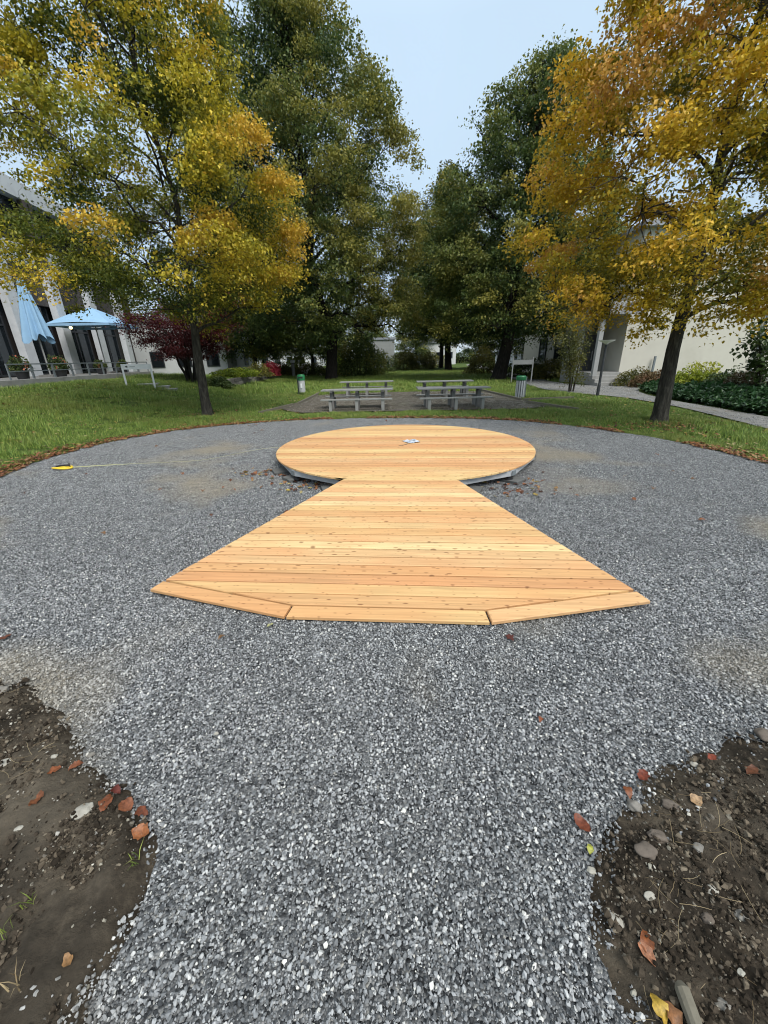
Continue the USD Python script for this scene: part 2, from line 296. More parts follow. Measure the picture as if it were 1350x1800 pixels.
# fresh larch decking: each board its own tone, long grain along x, knots
usdkit.material(stage, LK + 'larch', {
    'tc': ('texture_coordinate', {}), 'at': ('attribute', {'attribute': 'tint'}), 'oi': ('separate_color', {}),
    'off': ('combine_xyz', {}), 'om': ('math', {'math_type': 'multiply', 'value2': 173.0}), 'sh': ('vector_math', {'math_type': 'add'}),
    'mp': ('mapping', {'scale': (0.9, 26.0, 26.0)}), 'gn': ('noise_texture', {'scale': 1.6, 'detail': 6.0, 'roughness': 0.62, 'distortion': 0.35}),
    'tone': ('rgb_ramp', {'ramp': [(0.0, (0.54, 0.275, 0.125)), (0.16, (0.60, 0.36, 0.16)), (0.36, (0.655, 0.44, 0.195)), (0.56, (0.70, 0.50, 0.235)), (0.72, (0.61, 0.355, 0.175)), (0.8, (0.67, 0.455, 0.21)), (0.9, (0.73, 0.545, 0.275)), (1.0, (0.56, 0.29, 0.14))]}),
    'gr': ('map_range', {'from_min': 0.28, 'from_max': 0.74, 'to_min': 1.16, 'to_max': 0.66, 'clamp': True}), 'hv': ('hsv', {}),
    'ln': ('noise_texture', {'scale': 1.1, 'detail': 2.0}), 'lr': ('map_range', {'from_min': 0.42, 'from_max': 0.68, 'to_min': 0, 'to_max': 0.42, 'clamp': True}), 'lm': ('mix', {'color2': (0.60, 0.27, 0.11)}),
    'km': ('mapping', {'scale': (6.0, 19.0, 6.0)}), 'kv': ('voronoi_texture', {'scale': 1.0, 'randomness': 1.0, 'dimensions': '2D'}), 'kc': ('separate_color', {}), 'kg': ('math', {'math_type': 'multiply'}), 'kb': ('map_range', {'from_min': 0, 'from_max': 1, 'to_min': 0.045, 'to_max': 0.15}),
    'kd': ('math', {'math_type': 'subtract'}), 'kr': ('map_range', {'from_min': -0.02, 'from_max': 0.06, 'to_min': 0.72, 'to_max': 0.0, 'clamp': True}), 'kmix': ('mix', {'color2': (0.16, 0.062, 0.022)}),
    'p': ('principled_bsdf', {'roughness': 0.62, 'specular_ior_level': 0.3}), 'b': ('bump', {'strength': 0.25, 'distance': 0.002})},
    [('at.color', 'oi.color'), ('oi.g', 'om.value1'), ('om.value', 'off.x'), ('om.value', 'off.z'), ('tc.object', 'sh.vector1'), ('off.vector', 'sh.vector2'), ('sh.vector', 'mp.vector'), ('mp.vector', 'gn.vector'),
     ('oi.r', 'tone.fac'), ('gn.fac', 'gr.value'), ('gr.result', 'hv.value'), ('tone.color', 'hv.color'), ('sh.vector', 'ln.vector'), ('ln.fac', 'lr.value'), ('lr.result', 'lm.fac'), ('hv.color', 'lm.color1'),
     ('sh.vector', 'km.vector'), ('km.vector', 'kv.vector'), ('kv.color', 'kc.color'), ('oi.b', 'kb.value'), ('kb.result', 'kg.value2'), ('kc.r', 'kg.value1'), ('kv.distance', 'kd.value1'), ('kg.value', 'kd.value2'), ('kd.value', 'kr.value'), ('kr.result', 'kmix.fac'), ('lm.color', 'kmix.color1'),
     ('kmix.color', 'p.base_color'), ('gn.fac', 'b.height'), ('b.normal', 'p.normal')], surface='p.BSDF')

# ground sheets
usdkit.material(stage, LK + 'lawn_soil', {'g': ('geometry', {}), 'n': ('noise_texture', {'scale': 3.0, 'detail': 7.0, 'roughness': 0.7}),
    'r': ('rgb_ramp', {'ramp': [(0.3, (0.04, 0.055, 0.016)), (0.55, (0.07, 0.105, 0.024)), (0.75, (0.11, 0.125, 0.04))]}), 'p': ('principled_bsdf', {'roughness': 0.95, 'specular_ior_level': 0.1}),
    'bn': ('noise_texture', {'scale': 40.0, 'detail': 4.0}), 'b': ('bump', {'strength': 0.8, 'distance': 0.03})},
    [('g.position', 'n.vector'), ('n.fac', 'r.fac'), ('r.color', 'p.base_color'), ('g.position', 'bn.vector'), ('bn.fac', 'b.height'), ('b.normal', 'p.normal')], surface='p.BSDF')
usdkit.material(stage, LK + 'gravel_bed', {'g': ('geometry', {}), 'v': ('voronoi_texture', {'scale': 105.0}), 'sc': ('separate_color', {}), 'r': ('rgb_ramp', {'ramp': GREY}),
    'n': ('noise_texture', {'scale': 0.42, 'detail': 3.0}), 'pr': ('map_range', {'from_min': 0.54, 'from_max': 0.68, 'to_min': 0, 'to_max': 0.7, 'clamp': True}), 'pm': ('mix', {'color2': (0.30, 0.265, 0.205)}),
    'dk': ('hsv', {'value': 0.62}), 'p': ('principled_bsdf', {'roughness': 0.85, 'specular_ior_level': 0.2}), 'b': ('bump', {'strength': 1.0, 'distance': 0.012, 'invert': True})},
    [('g.position', 'v.vector'), ('v.color', 'sc.color'), ('sc.r', 'r.fac'), ('r.color', 'dk.color'), ('g.position', 'n.vector'), ('n.fac', 'pr.value'), ('pr.result', 'pm.fac'), ('dk.color', 'pm.color1'), ('pm.color', 'p.base_color'),
     ('v.distance', 'b.height'), ('b.normal', 'p.normal')], surface='p.BSDF')
usdkit.material(stage, LK + 'soil', {'g': ('geometry', {}), 'dn': ('noise_texture', {'scale': 1.5, 'detail': 4.0}), 'dr': ('map_range', {'from_min': 0.46, 'from_max': 0.66, 'to_min': 0, 'to_max': 0.42, 'clamp': True}), 'dm': ('mix', {'color2': (0.17, 0.142, 0.105)}), 'n': ('noise_texture', {'scale': 5.0, 'detail': 9.0, 'roughness': 0.72}),
    'r': ('rgb_ramp', {'ramp': [(0.3, (0.018, 0.0145, 0.010)), (0.48, (0.052, 0.041, 0.029)), (0.62, (0.115, 0.092, 0.065)), (0.78, (0.2, 0.167, 0.12))]}), 'p': ('principled_bsdf', {'roughness': 0.9, 'specular_ior_level': 0.2}),
    'bn': ('noise_texture', {'scale': 55.0, 'detail': 8.0, 'roughness': 0.75}), 'b': ('bump', {'strength': 1.0, 'distance': 0.02})},
    [('g.position', 'n.vector'), ('n.fac', 'r.fac'), ('g.position', 'dn.vector'), ('dn.fac', 'dr.value'), ('dr.result', 'dm.fac'), ('r.color', 'dm.color1'), ('dm.color', 'p.base_color'), ('g.position', 'bn.vector'), ('bn.fac', 'b.height'), ('b.normal', 'p.normal')], surface='p.BSDF')

# ------------------------------------------------------------ plan of the place
def smooth_poly(pts, it=2):
    pts = np.asarray(pts, float)
    for _ in range(it):
        nx = np.roll(pts, -1, 0); pts = np.stack([0.75 * pts + 0.25 * nx, 0.25 * pts + 0.75 * nx], 1).reshape(-1, 2)
    return Polygon(pts)
gravel_poly = smooth_poly([(-1.62, 1.42), (-2.4, 1.84), (-4.2, 2.7), (-5.9, 4.3), (-6.8, 6.2), (-7.2, 8.2), (-7.0, 9.9), (-5.9, 11.8), (-3.2, 13.05), (0.06, 13.1), (2.6, 12.6), (4.7, 11.55), (6.3, 9.2), (6.85, 6.5), (6.0, 4.2), (4.2, 2.5),
    (2.15, 1.38), (1.5, 1.24), (1.01, 1.06), (0.83, 0.93), (0.755, 0.7), (0.79, 0.45), (0.85, 0.0), (0.9, -2.0), (-1.1, -2.0), (-1.05, 0), (-1.0, 0.4), (-0.97, 0.8), (-1.0, 1.02), (-1.35, 1.22)])
_gp = np.array(gravel_poly.segmentize(0.03).exterior.coords)[:-1]
_gn = (meshkit.fbm(np.column_stack([_gp * 4.5, np.zeros(len(_gp))]), 3, 14) - 0.5) * 0.20
_cc = np.roll(_gp, -1, 0) - np.roll(_gp, 1, 0); _cc = np.stack([_cc[:, 1], -_cc[:, 0]], 1) / (np.linalg.norm(_cc, axis=1, keepdims=True) + 1e-9)
gravel_poly = Polygon(_gp + _cc * _gn[:, None]).buffer(0)
pad_poly = smooth_poly([(-3.2, 15.0), (-2.3, 15.1), (4.0, 14.9), (5.3, 14.7), (6.4, 15.4), (6.2, 17.5), (6.1, 19.5), (6.2, 23.3), (-3.6, 23.6), (-3.7, 19), (-4.6, 17.2)], 1)
path_poly = smooth_poly([(9.1, 7.5), (9.75, 9.7), (10.5, 13), (10.85, 15), (10.9, 18.4), (9.6, 20.6), (9.3, 24), (10.6, 31), (12.3, 43), (15, 62), (20, 100), (23, 100), (17.0, 62), (14.2, 43), (12.6, 31), (12.4, 27.2), (13.1, 25.2), (15.6, 24.6), (15.6, 23.6), (13.2, 21.0), (12.0, 17.2), (11.75, 14.5), (11.45, 11.5), (11.0, 7.5)], 1)
soil_zone = Polygon([(-9, -4), (9, -4), (9, 3.0), (5.3, 3.3), (1.5, 1.9), (-1.5, 1.9), (-5.3, 3.3), (-9, 3)]).difference(gravel_poly)
TA, TU = np.array([-14.91, 15.98]), np.array([-0.0815, 0.9967]); TN = np.array([-0.9967, -0.0815])   # terrace front corner, its direction, its inward normal
def tl(x, y): return TA + TU * x + TN * y
terrace_poly = Polygon([tl(-16, 0.1), tl(40, 0.1), tl(40, 22), tl(-16, 22)])
hard = unary_union([gravel_poly, pad_poly, path_poly])

# ground sheet, fine near the camera, out to the horizon
rng = np.random.default_rng(7)
xs = np.concatenate([[-600, -300, -150, -90], np.arange(-60, -20, 1.0), np.arange(-20, 20, 0.2), np.arange(20, 61, 1.0), [90, 150, 300, 600]])
ys = np.concatenate([[-300, -100, -30, -12], np.arange(-6, 30, 0.2), np.arange(30, 110, 1.0), [130, 180, 300, 600, 900]])
X, Y = np.meshgrid(xs, ys, indexing='ij')
def lump(x, y): return (meshkit.fbm(np.stack([np.asarray(x) * 0.8, np.asarray(y) * 0.8, np.zeros_like(x)], -1), 3, 3) - 0.5) * 0.14
_d = shapely.distance(shapely.points(X.ravel(), Y.ravel()), unary_union([hard, soil_zone])).reshape(X.shape)
Z = ground_h(X, Y) + lump(X, Y) * S(_d / 1.2) * (np.abs(Y) < 120) + 0.025 * S(_d / 0.3) - 0.055
def ground_z(x, y):
    d = shapely.distance(shapely.points(np.ravel(x), np.ravel(y)), unary_union([hard, soil_zone])).reshape(np.shape(x))
    return ground_h(x, y) + lump(x, y) * S(d / 1.2) + 0.025 * S(d / 0.3) - 0.055
nx, ny = X.shape
ii, jj = np.meshgrid(np.arange(nx - 1), np.arange(ny - 1), indexing='ij'); a = (ii * ny + jj).ravel()
struct('ground', (np.stack([X, Y, Z], -1).reshape(-1, 3), np.stack([a, a + ny, a + ny + 1, a + 1], 1)), 'lawn_soil', smooth=True)

def sheet(poly, z, h=None, fine=None):
    vs, fs, o = [], [], 0
    if fine:
        poly = poly.segmentize(fine)
    for g in getattr(poly, 'geoms', [poly]):
        v, f = trimesh.creation.triangulate_polygon(g, engine='earcut')
        vs.append(np.column_stack([v, np.full(len(v), z)])); fs.append(f + o); o += len(v)
    v, f = np.vstack(vs), np.vstack(fs)
    n = np.cross(v[f[:, 1]] - v[f[:, 0]], v[f[:, 2]] - v[f[:, 0]])[:, 2]
    f[n < 0] = f[n < 0][:, ::-1]
    return v, f
struct('gravel_bed', sheet(unary_union([gravel_poly.buffer(-0.05), gravel_poly.buffer(0.06).intersection(sbox(-20, 3.0, 20, 20))]), -0.004), 'gravel_bed')
struct('picnic_pad', sheet(pad_poly, -0.012), 'pad_gravel')
struct('garden_path', sheet(path_poly, -0.008), 'path_gravel')

# soil on either side of the camera: displaced, cloddy sheets
def soil_patch(name, x0, x1, y0, y1):
    st = 0.011
    gx, gy = np.arange(x0, x1, st), np.arange(y0, y1, st)
    A, B = np.meshgrid(gx, gy, indexing='ij')
    d = shapely.distance(shapely.points(A.ravel(), B.ravel()), gravel_poly.buffer(-0.09)).reshape(A.shape)
    q = np.stack([A, B, np.zeros_like(A)], -1)
    z = -0.03 + 0.055 * S(d / 0.2) + (meshkit.fbm(q * 2.2, 4, 11) - 0.5) * 0.15 * S(d / 0.34) + (meshkit.fbm(q * 9, 4, 5) - 0.5) * 0.075 * S(d / 0.2)
    v = np.stack([A, B, z], -1).reshape(-1, 3); m, n = A.shape
    i, j = np.meshgrid(np.arange(m - 1), np.arange(n - 1), indexing='ij'); a = (i * n + j).ravel()
    f = np.stack([a, a + n, a + n + 1, a + 1], 1)
    keep = (d.ravel()[f] < 1e9).all(1) & ~(d.ravel()[f] <= 0).all(1)
    f = f[keep]; u_, inv = np.unique(f.ravel(), return_inverse=True); struct(name, (v[u_], inv.reshape(-1, 4)), 'soil', smooth=True)
    def zat(x, y):
        i = int(np.clip(round((x - x0) / st), 0, m - 1)); j = int(np.clip(round((y - y0) / st), 0, n - 1)); return z[i, j]
    return zat
soil_l = soil_patch('soil_patch', -3.4, -0.85, -0.5, 2.6)
soil_r = soil_patch('soil_patch', 0.66, 3.4, -0.5, 2.4)

# ------------------------------------------------------------ point scatterers
def instancer(name, protos, mats, pos, quat_z, scale, idx, label=None, cat_=None, tilt=None, tints=None, proto_name='piece'):
    path = '/World/' + numbered('/World', name)
    pi = UsdGeom.PointInstancer.Define(stage, path)
    for k, m in enumerate(protos):
        p = usdkit.mesh(stage, f'{path}/{proto_name}' + (f'_{k:03d}' if k else ''), m[:2], LK + (mats if isinstance(mats, str) else mats[k]))
        tk = tints[k] if tints is not None else m[2] if len(m) == 3 else None
        if tk is not None: UsdGeom.PrimvarsAPI(p).CreatePrimvar('tint', Sdf.ValueTypeNames.Color3fArray, 'vertex').Set(Vt.Vec3fArray.FromNumpy(np.asarray(tk, np.float32)))
        pi.GetPrototypesRel().AddTarget(p.GetPath())
    pos = np.asarray(pos, np.float32); n = len(pos)
    pi.CreatePositionsAttr(Vt.Vec3fArray.FromNumpy(pos))
    q = np.zeros((n, 4)); q[:, 0], q[:, 3] = np.cos(quat_z / 2), np.sin(quat_z / 2)
    if tilt is not None:  # tilt about a horizontal axis after the turn
        ax, an = tilt; c, s = np.cos(an / 2), np.sin(an / 2); t = np.stack([c, s * np.cos(ax), s * np.sin(ax), 0 * c], 1)
        w1, x1, y1, z1 = t.T; w2, x2, y2, z2 = q.T
        q = np.stack([w1 * w2 - x1 * x2 - y1 * y2 - z1 * z2, w1 * x2 + x1 * w2 + y1 * z2 - z1 * y2, w1 * y2 - x1 * z2 + y1 * w2 + z1 * x2, w1 * z2 + x1 * y2 - y1 * x2 + z1 * w2], 1)
    pi.CreateOrientationsAttr(Vt.QuathArray([Gf.Quath(*map(float, r)) for r in q]))
    pi.CreateScalesAttr(Vt.Vec3fArray.FromNumpy(np.repeat(np.asarray(scale, np.float32)[:, None], 3, 1)))
    pi.CreateProtoIndicesAttr(Vt.IntArray.FromNumpy(np.asarray(idx, np.int32)))
    return tag(pi.GetPrim(), label, cat_, kind='stuff')

def scatter(poly, density, rng):
    x0, y0, x1, y1 = poly.bounds; n = int((x1 - x0) * (y1 - y0) * density)
    p = np.column_stack([rng.uniform(x0, x1, n), rng.uniform(y0, y1, n)])
    return p[shapely.contains_xy(poly, p[:, 0], p[:, 1])]
def grid_scatter(poly, step, rng):
    x0, y0, x1, y1 = poly.bounds; A, B = np.meshgrid(np.arange(x0, x1 + step, step), np.arange(y0, y1 + step, step), indexing='ij')
    p = np.column_stack([A.ravel(), B.ravel()]) + rng.uniform(-0.36, 0.36, (A.size, 2)) * step
    return p[shapely.contains_xy(poly, p[:, 0], p[:, 1])]
def in_view(p, margin=1.5, zmax=0.0):
    d = p[:, 1] * math.cos(TH) + EYE * math.sin(TH); u = p[:, 1] * math.sin(TH) - EYE * math.cos(TH)
    return (d > 0.2) & (np.abs(p[:, 0]) / np.maximum(d, 0.1) < 675 / FPX * margin) & (u / np.maximum(d, .1) > -900 / FPX * margin)

def zsoil(x, y): return soil_l(x, y) if x < 0 else soil_r(x, y)
# gravel: clusters of crushed stones, laid all over the bed
rng = np.random.default_rng(21)
def cluster(rng, n, R, rmin, rmax):
    ms = []
    for _ in range(n):
        r = rmin + (rmax - rmin) * rng.random() ** 2.2
        m = stone(rng, r, rng.uniform(0.5, 0.85), 13)
        rad = R * math.sqrt(rng.random()); an = rng.random() * 2 * PI
        ms.append(moved(m, (rad * math.cos(an), rad * math.sin(an), r * rng.uniform(0.1, 0.55)), rng.random() * 2 * PI, 1.0, rng.normal() * 0.35, rng.normal() * 0.35))
    return (*cat(ms), np.repeat(rng.random((len(ms), 1)), [len(m[0]) for m in ms], 0) * np.ones(3))
protos = [cluster(rng, 76, 0.078, 0.0026, 0.0108) for _ in range(14)]
pts = grid_scatter(gravel_poly.buffer(-0.05), 0.092, rng)
near = grid_scatter(gravel_poly.buffer(-0.04).intersection(sbox(-4, -0.3, 4, 3.2)), 0.105, rng)
pts = np.vstack([pts, near]); pts = pts[in_view(pts)]
_ed = shapely.distance(shapely.points(pts), gravel_poly.exterior)
pts = pts[(_ed > 0.05) | (rng.random(len(pts)) < 0.6)]
stray = scatter(gravel_poly.buffer(0.4).difference(gravel_poly).intersection(sbox(-4, -0.3, 4, 3)), 260, rng); _sd = shapely.distance(shapely.points(stray), gravel_poly)
stray = stray[(rng.random(len(stray)) < np.exp(-_sd / 0.07)) & (meshkit.noise(np.column_stack([stray * 3.5, 0 * _sd]), 6) > 0.3)]; stray = stray[in_view(stray)]
few = [cluster(rng, 4, 0.05, 0.004, 0.012) for _ in range(4)]
n, n2 = len(pts), len(stray)
zz = np.concatenate([rng.uniform(-0.004, 0.006, n), [max(zsoil(*p), 0.0) for p in stray]])
instancer('gravel', protos + few, 'gravel_stone', np.column_stack([np.vstack([pts, stray]), zz]), rng.random(n + n2) * 2 * PI, rng.uniform(0.75, 1.2, n + n2), np.concatenate([rng.integers(0, 14, n), rng.integers(14, 18, n2)]), 'grey crushed gravel covering the round court', 'gravel', proto_name='stones')

# soil crumbs and small stones
sz = soil_zone.intersection(sbox(-3.3, -0.4, 3.3, 2.3))
protos = [cluster(rng, 16, 0.07, 0.003, 0.009) for _ in range(5)]
pts = scatter(sz, 130, rng); pts = pts[in_view(pts)]; pts = pts[rng.random(len(pts)) < np.where(pts[:, 0] > 0, 0.85, 0.4)]; n = len(pts)
instancer('soil_crumbs', protos, 'soil_stone', np.column_stack([pts, [zsoil(*p) for p in pts]]), rng.random(n) * 6.28, rng.uniform(0.6, 1.5, n), rng.integers(0, 5, n), 'small stones and crumbs in the bare brown soil', 'soil', proto_name='crumbs')
protos = [cluster(rng, 46, 0.09, 0.002, 0.012) for _ in range(6)]
pts = scatter(sz.buffer(-0.045), 300, rng); pts = pts[in_view(pts)]; pts = pts[meshkit.noise(np.column_stack([pts * 5, 0 * pts[:, 0]]), 8) > 0.3]; n = len(pts)
instancer('soil_clods', protos, 'soil_clod', np.column_stack([pts, [zsoil(*p) - 0.002 for p in pts]]), rng.random(n) * 6.28, rng.uniform(0.5, 1.7, n), rng.integers(0, 6, n), 'loose dark clods of earth on the bare soil', 'soil', proto_name='clods')
protos = [(*stone(rng, 0.010, 0.6, 0, 2), None) for _ in range(8)]
protos = [(v_, f_, np.full((len(v_), 3), k_ / 8)) for k_, (v_, f_, _) in enumerate(protos)]
pts = scatter(sz, 30, rng); pts = pts[in_view(pts)]; pts = pts[(pts[:, 0] > 0) | (rng.random(len(pts)) < 0.35)]; n = len(pts)
instancer('soil_pebbles', protos, 'soil_stone', np.column_stack([pts, [zsoil(*p) + 0.002 for p in pts]]), rng.random(n) * 6.28, rng.uniform(0.4, 1.35, n), rng.integers(0, 5, n), 'rounded pebbles strewn over the bare soil', 'pebbles', proto_name='pebble')
def straws(rng, n, L):
    ms = []
    for _ in range(n):
        p = rng.uniform(-0.09, 0.09, 3) * (1, 1, 0) + (0, 0, rng.uniform(0.002, 0.015)); a = rng.random() * 6.28; l = L * rng.uniform(0.3, 1)
        k = np.linspace(0, 1, 5)[:, None]; b = rng.normal() * 0.3
        q = p + k * l * np.array([math.cos(a), math.sin(a), 0]) + k * (1 - k) * l * b * np.array([-math.sin(a), math.cos(a), 0]) + k * np.array([0, 0, rng.uniform(0, 0.02)])
        ms.append(tube(q, 0.00055, 3, False))
    return (*cat(ms), np.repeat(rng.random((len(ms), 1)), [len(m[0]) for m in ms], 0) * np.ones(3))
protos = [straws(rng, 9, 0.10) for _ in range(5)]
pts = scatter(sz.buffer(-0.05), 24, rng); pts = pts[in_view(pts)]; pts = pts[(meshkit.noise(np.column_stack([pts * 2.0, 0 * pts[:, 0]]), 4) > 0.42)]; n = len(pts)
instancer('dry_straw', protos, 'straw', np.column_stack([pts, [zsoil(*p) for p in pts]]), rng.random(n) * 6.28, rng.uniform(0.6, 1.3, n), rng.integers(0, 5, n), 'dry grass stems and fine roots lying on the soil', 'straw', proto_name='stems')

protos = [cluster(rng, 22, 0.12, 0.005, 0.016) for _ in range(5)]
pts = scatter(pad_poly, 42, rng); n = len(pts)
instancer('pad_stones', protos, 'soil_stone', np.column_stack([pts, np.full(n, -0.012)]), rng.random(n) * 6.28, rng.uniform(0.7, 1.6, n), rng.integers(0, 5, n), 'loose stones on the trodden ground under the picnic tables', 'gravel', proto_name='stones')
pts = scatter(path_poly.intersection(sbox(8, 7, 18, 34)), 26, rng); n = len(pts)
instancer('path_stones', protos, 'gravel_stone', np.column_stack([pts, np.full(n, -0.008)]), rng.random(n) * 6.28, rng.uniform(0.6, 1.2, n), rng.integers(0, 5, n), 'pale gravel on the path at the right', 'gravel', proto_name='stones')
# lawn grass
rng = np.random.default_rng(5)
def tuft(rng, n, R, hmin, hmax, w):
    a = rng.random(n) * 6.28; rad = R * np.sqrt(rng.random(n)); b = np.stack([rad * np.cos(a), rad * np.sin(a), 0 * a], 1)
    h = rng.uniform(hmin, hmax, n); d = rng.random(n) * 6.28; lean = rng.uniform(0.15, 0.95, n) * h
    side = np.stack([-np.sin(d), np.cos(d), 0 * d], 1) * (w * rng.uniform(0.6, 1.3, n))[:, None] / 2
    out = np.stack([np.cos(d), np.sin(d), 0 * d], 1)
    mid = b + out * (lean * 0.35)[:, None] + np.stack([0 * h, 0 * h, h * 0.6], 1); tip = b + out * lean[:, None] + np.stack([0 * h, 0 * h, h], 1)
    V = np.stack([b - side, b + side, mid + side * 0.8, mid - side * 0.8, tip], 1).reshape(-1, 3)
    o = np.arange(n)[:, None] * 5
    return V, np.concatenate([o + [0, 1, 2], o + [0, 2, 3], o + [3, 2, 4]]), np.repeat(rng.random((n, 1)), 5, 0) * np.ones(3)
lawn = Polygon([(-15.0, 3.0), (-6, 2.8), (6, 2.8), (16, 5), (16, 9), (10.8, 12), (24, 60), (24, 70), (-20, 70), (-19, 62), tl(46, -0.2), tl(-12, -0.2)]).difference(unary_union([hard.buffer(0.03), soil_zone.buffer(0.05), terrace_poly]))
lawn = lawn.difference(Polygon([(11.2, 7), (14, 7), (18, 26), (16, 26), (12.0, 17.5), (11.6, 12)]))
groups_ = [(sbox(-20, 0, 20, 15), 34, 1.0), (sbox(-24, 15, 24, 24), 20, 1.25), (sbox(-24, 24, 24, 72), 6, 2.1)]
P_, S_ = [], []
for reg, den, sc in groups_:
    p = scatter(lawn.intersection(reg), den, rng); P_.append(p); S_.append(np.full(len(p), sc))
pg = scatter(pad_poly, 16, rng); _pd = shapely.distance(shapely.points(pg), pad_poly.exterior); pg = pg[(_pd < 0.15 + 1.5 * np.maximum(0, meshkit.noise(np.column_stack([pg * 1.1, 0 * _pd]), 15) - 0.42)) | (rng.random(len(pg)) < 0.03)]
P_.append(pg); S_.append(np.full(len(pg), 0.9))
eg = scatter(path_poly.exterior.buffer(0.16), 30, rng); P_.append(eg); S_.append(np.full(len(eg), 0.9))
pts, sc = np.vstack(P_), np.concatenate(S_); k = in_view(pts, 1.3); pts, sc = pts[k], sc[k]
ed = shapely.distance(shapely.points(pts), hard)
thin = (ed > 0.35) | (ed <= 0) | (rng.random(len(pts)) < 0.45 + 1.5 * ed)
pts, sc, ed = pts[thin], sc[thin], ed[thin]
n = len(pts); protos = [tuft(rng, 70, 0.17, 0.03, 0.085, 0.006) for _ in range(4)] + [tuft(rng, 60, 0.17, 0.06, 0.15, 0.007) for _ in range(2)]
pn = meshkit.noise(np.column_stack([pts * 0.7, 0 * pts[:, 0]]), 9)
idx = np.where(pn > 0.56, rng.integers(4, 6, n), rng.integers(0, 4, n))
instancer('lawn_grass', protos, 'grass_blade', np.column_stack([pts, ground_z(pts[:, 0], pts[:, 1])]), rng.random(n) * 6.28, sc * rng.uniform(0.75, 1.2, n) * (0.55 + 0.45 * S(ed / 1.0)), idx, 'uneven green lawn round the gravel court', 'grass', proto_name='tuft')

# ------------------------------------------------------------ foliage
def leaves(c, size, rng, out=None, flat=0.5, droop=0.35, aspect=0.72):
    """Folded leaf blades: c centres, size lengths; 4 vertices and 2 triangles each."""
    n = len(c); size = np.broadcast_to(size, n)
    ax = rng.normal(size=(n, 3)); 
    if out is not None: ax = ax * 0.8 + out
    ax[:, 2] -= droop; ax /= np.linalg.norm(ax, axis=1, keepdims=True)
    up = rng.normal(size=(n, 3)) * (1 - flat) + np.array([0, 0, flat * 1.6])
    sd = np.cross(ax, up); sd /= np.linalg.norm(sd, axis=1, keepdims=True) + 1e-9
    nn = np.cross(sd, ax)
    s = size[:, None]
    base, tip = c - ax * s * 0.5, c + ax * s * 0.5 - nn * s * 0.1
    mid = c - ax * s * 0.05 + nn * s * 0.1
    L, Rr = mid + sd * s * aspect * 0.5, mid - sd * s * aspect * 0.5
    V = np.stack([base, L, tip, Rr], 1).reshape(-1, 3); o = np.arange(n)[:, None] * 4
    return V, np.concatenate([o + [0, 2, 1], o + [0, 3, 2]])

RJ = np.random.default_rng(99)
def palette(cols, t):
    cols = np.asarray(cols, float); x = np.linspace(0, 1, len(cols)); t = np.clip(t, 0, 1)
    return np.stack([np.interp(t, x, cols[:, k]) for k in range(3)], 1) * RJ.uniform(0.72, 1.28, (len(t), 1))

def profile(zr):
    zz, rr = np.array(zr, float).T
    return lambda z: np.interp(z, zz, rr)

def bez(p0, p1, p2, k):
    k = k[:, None]; return (1 - k) ** 2 * p0 + 2 * k * (1 - k) * p1 + k * k * p2

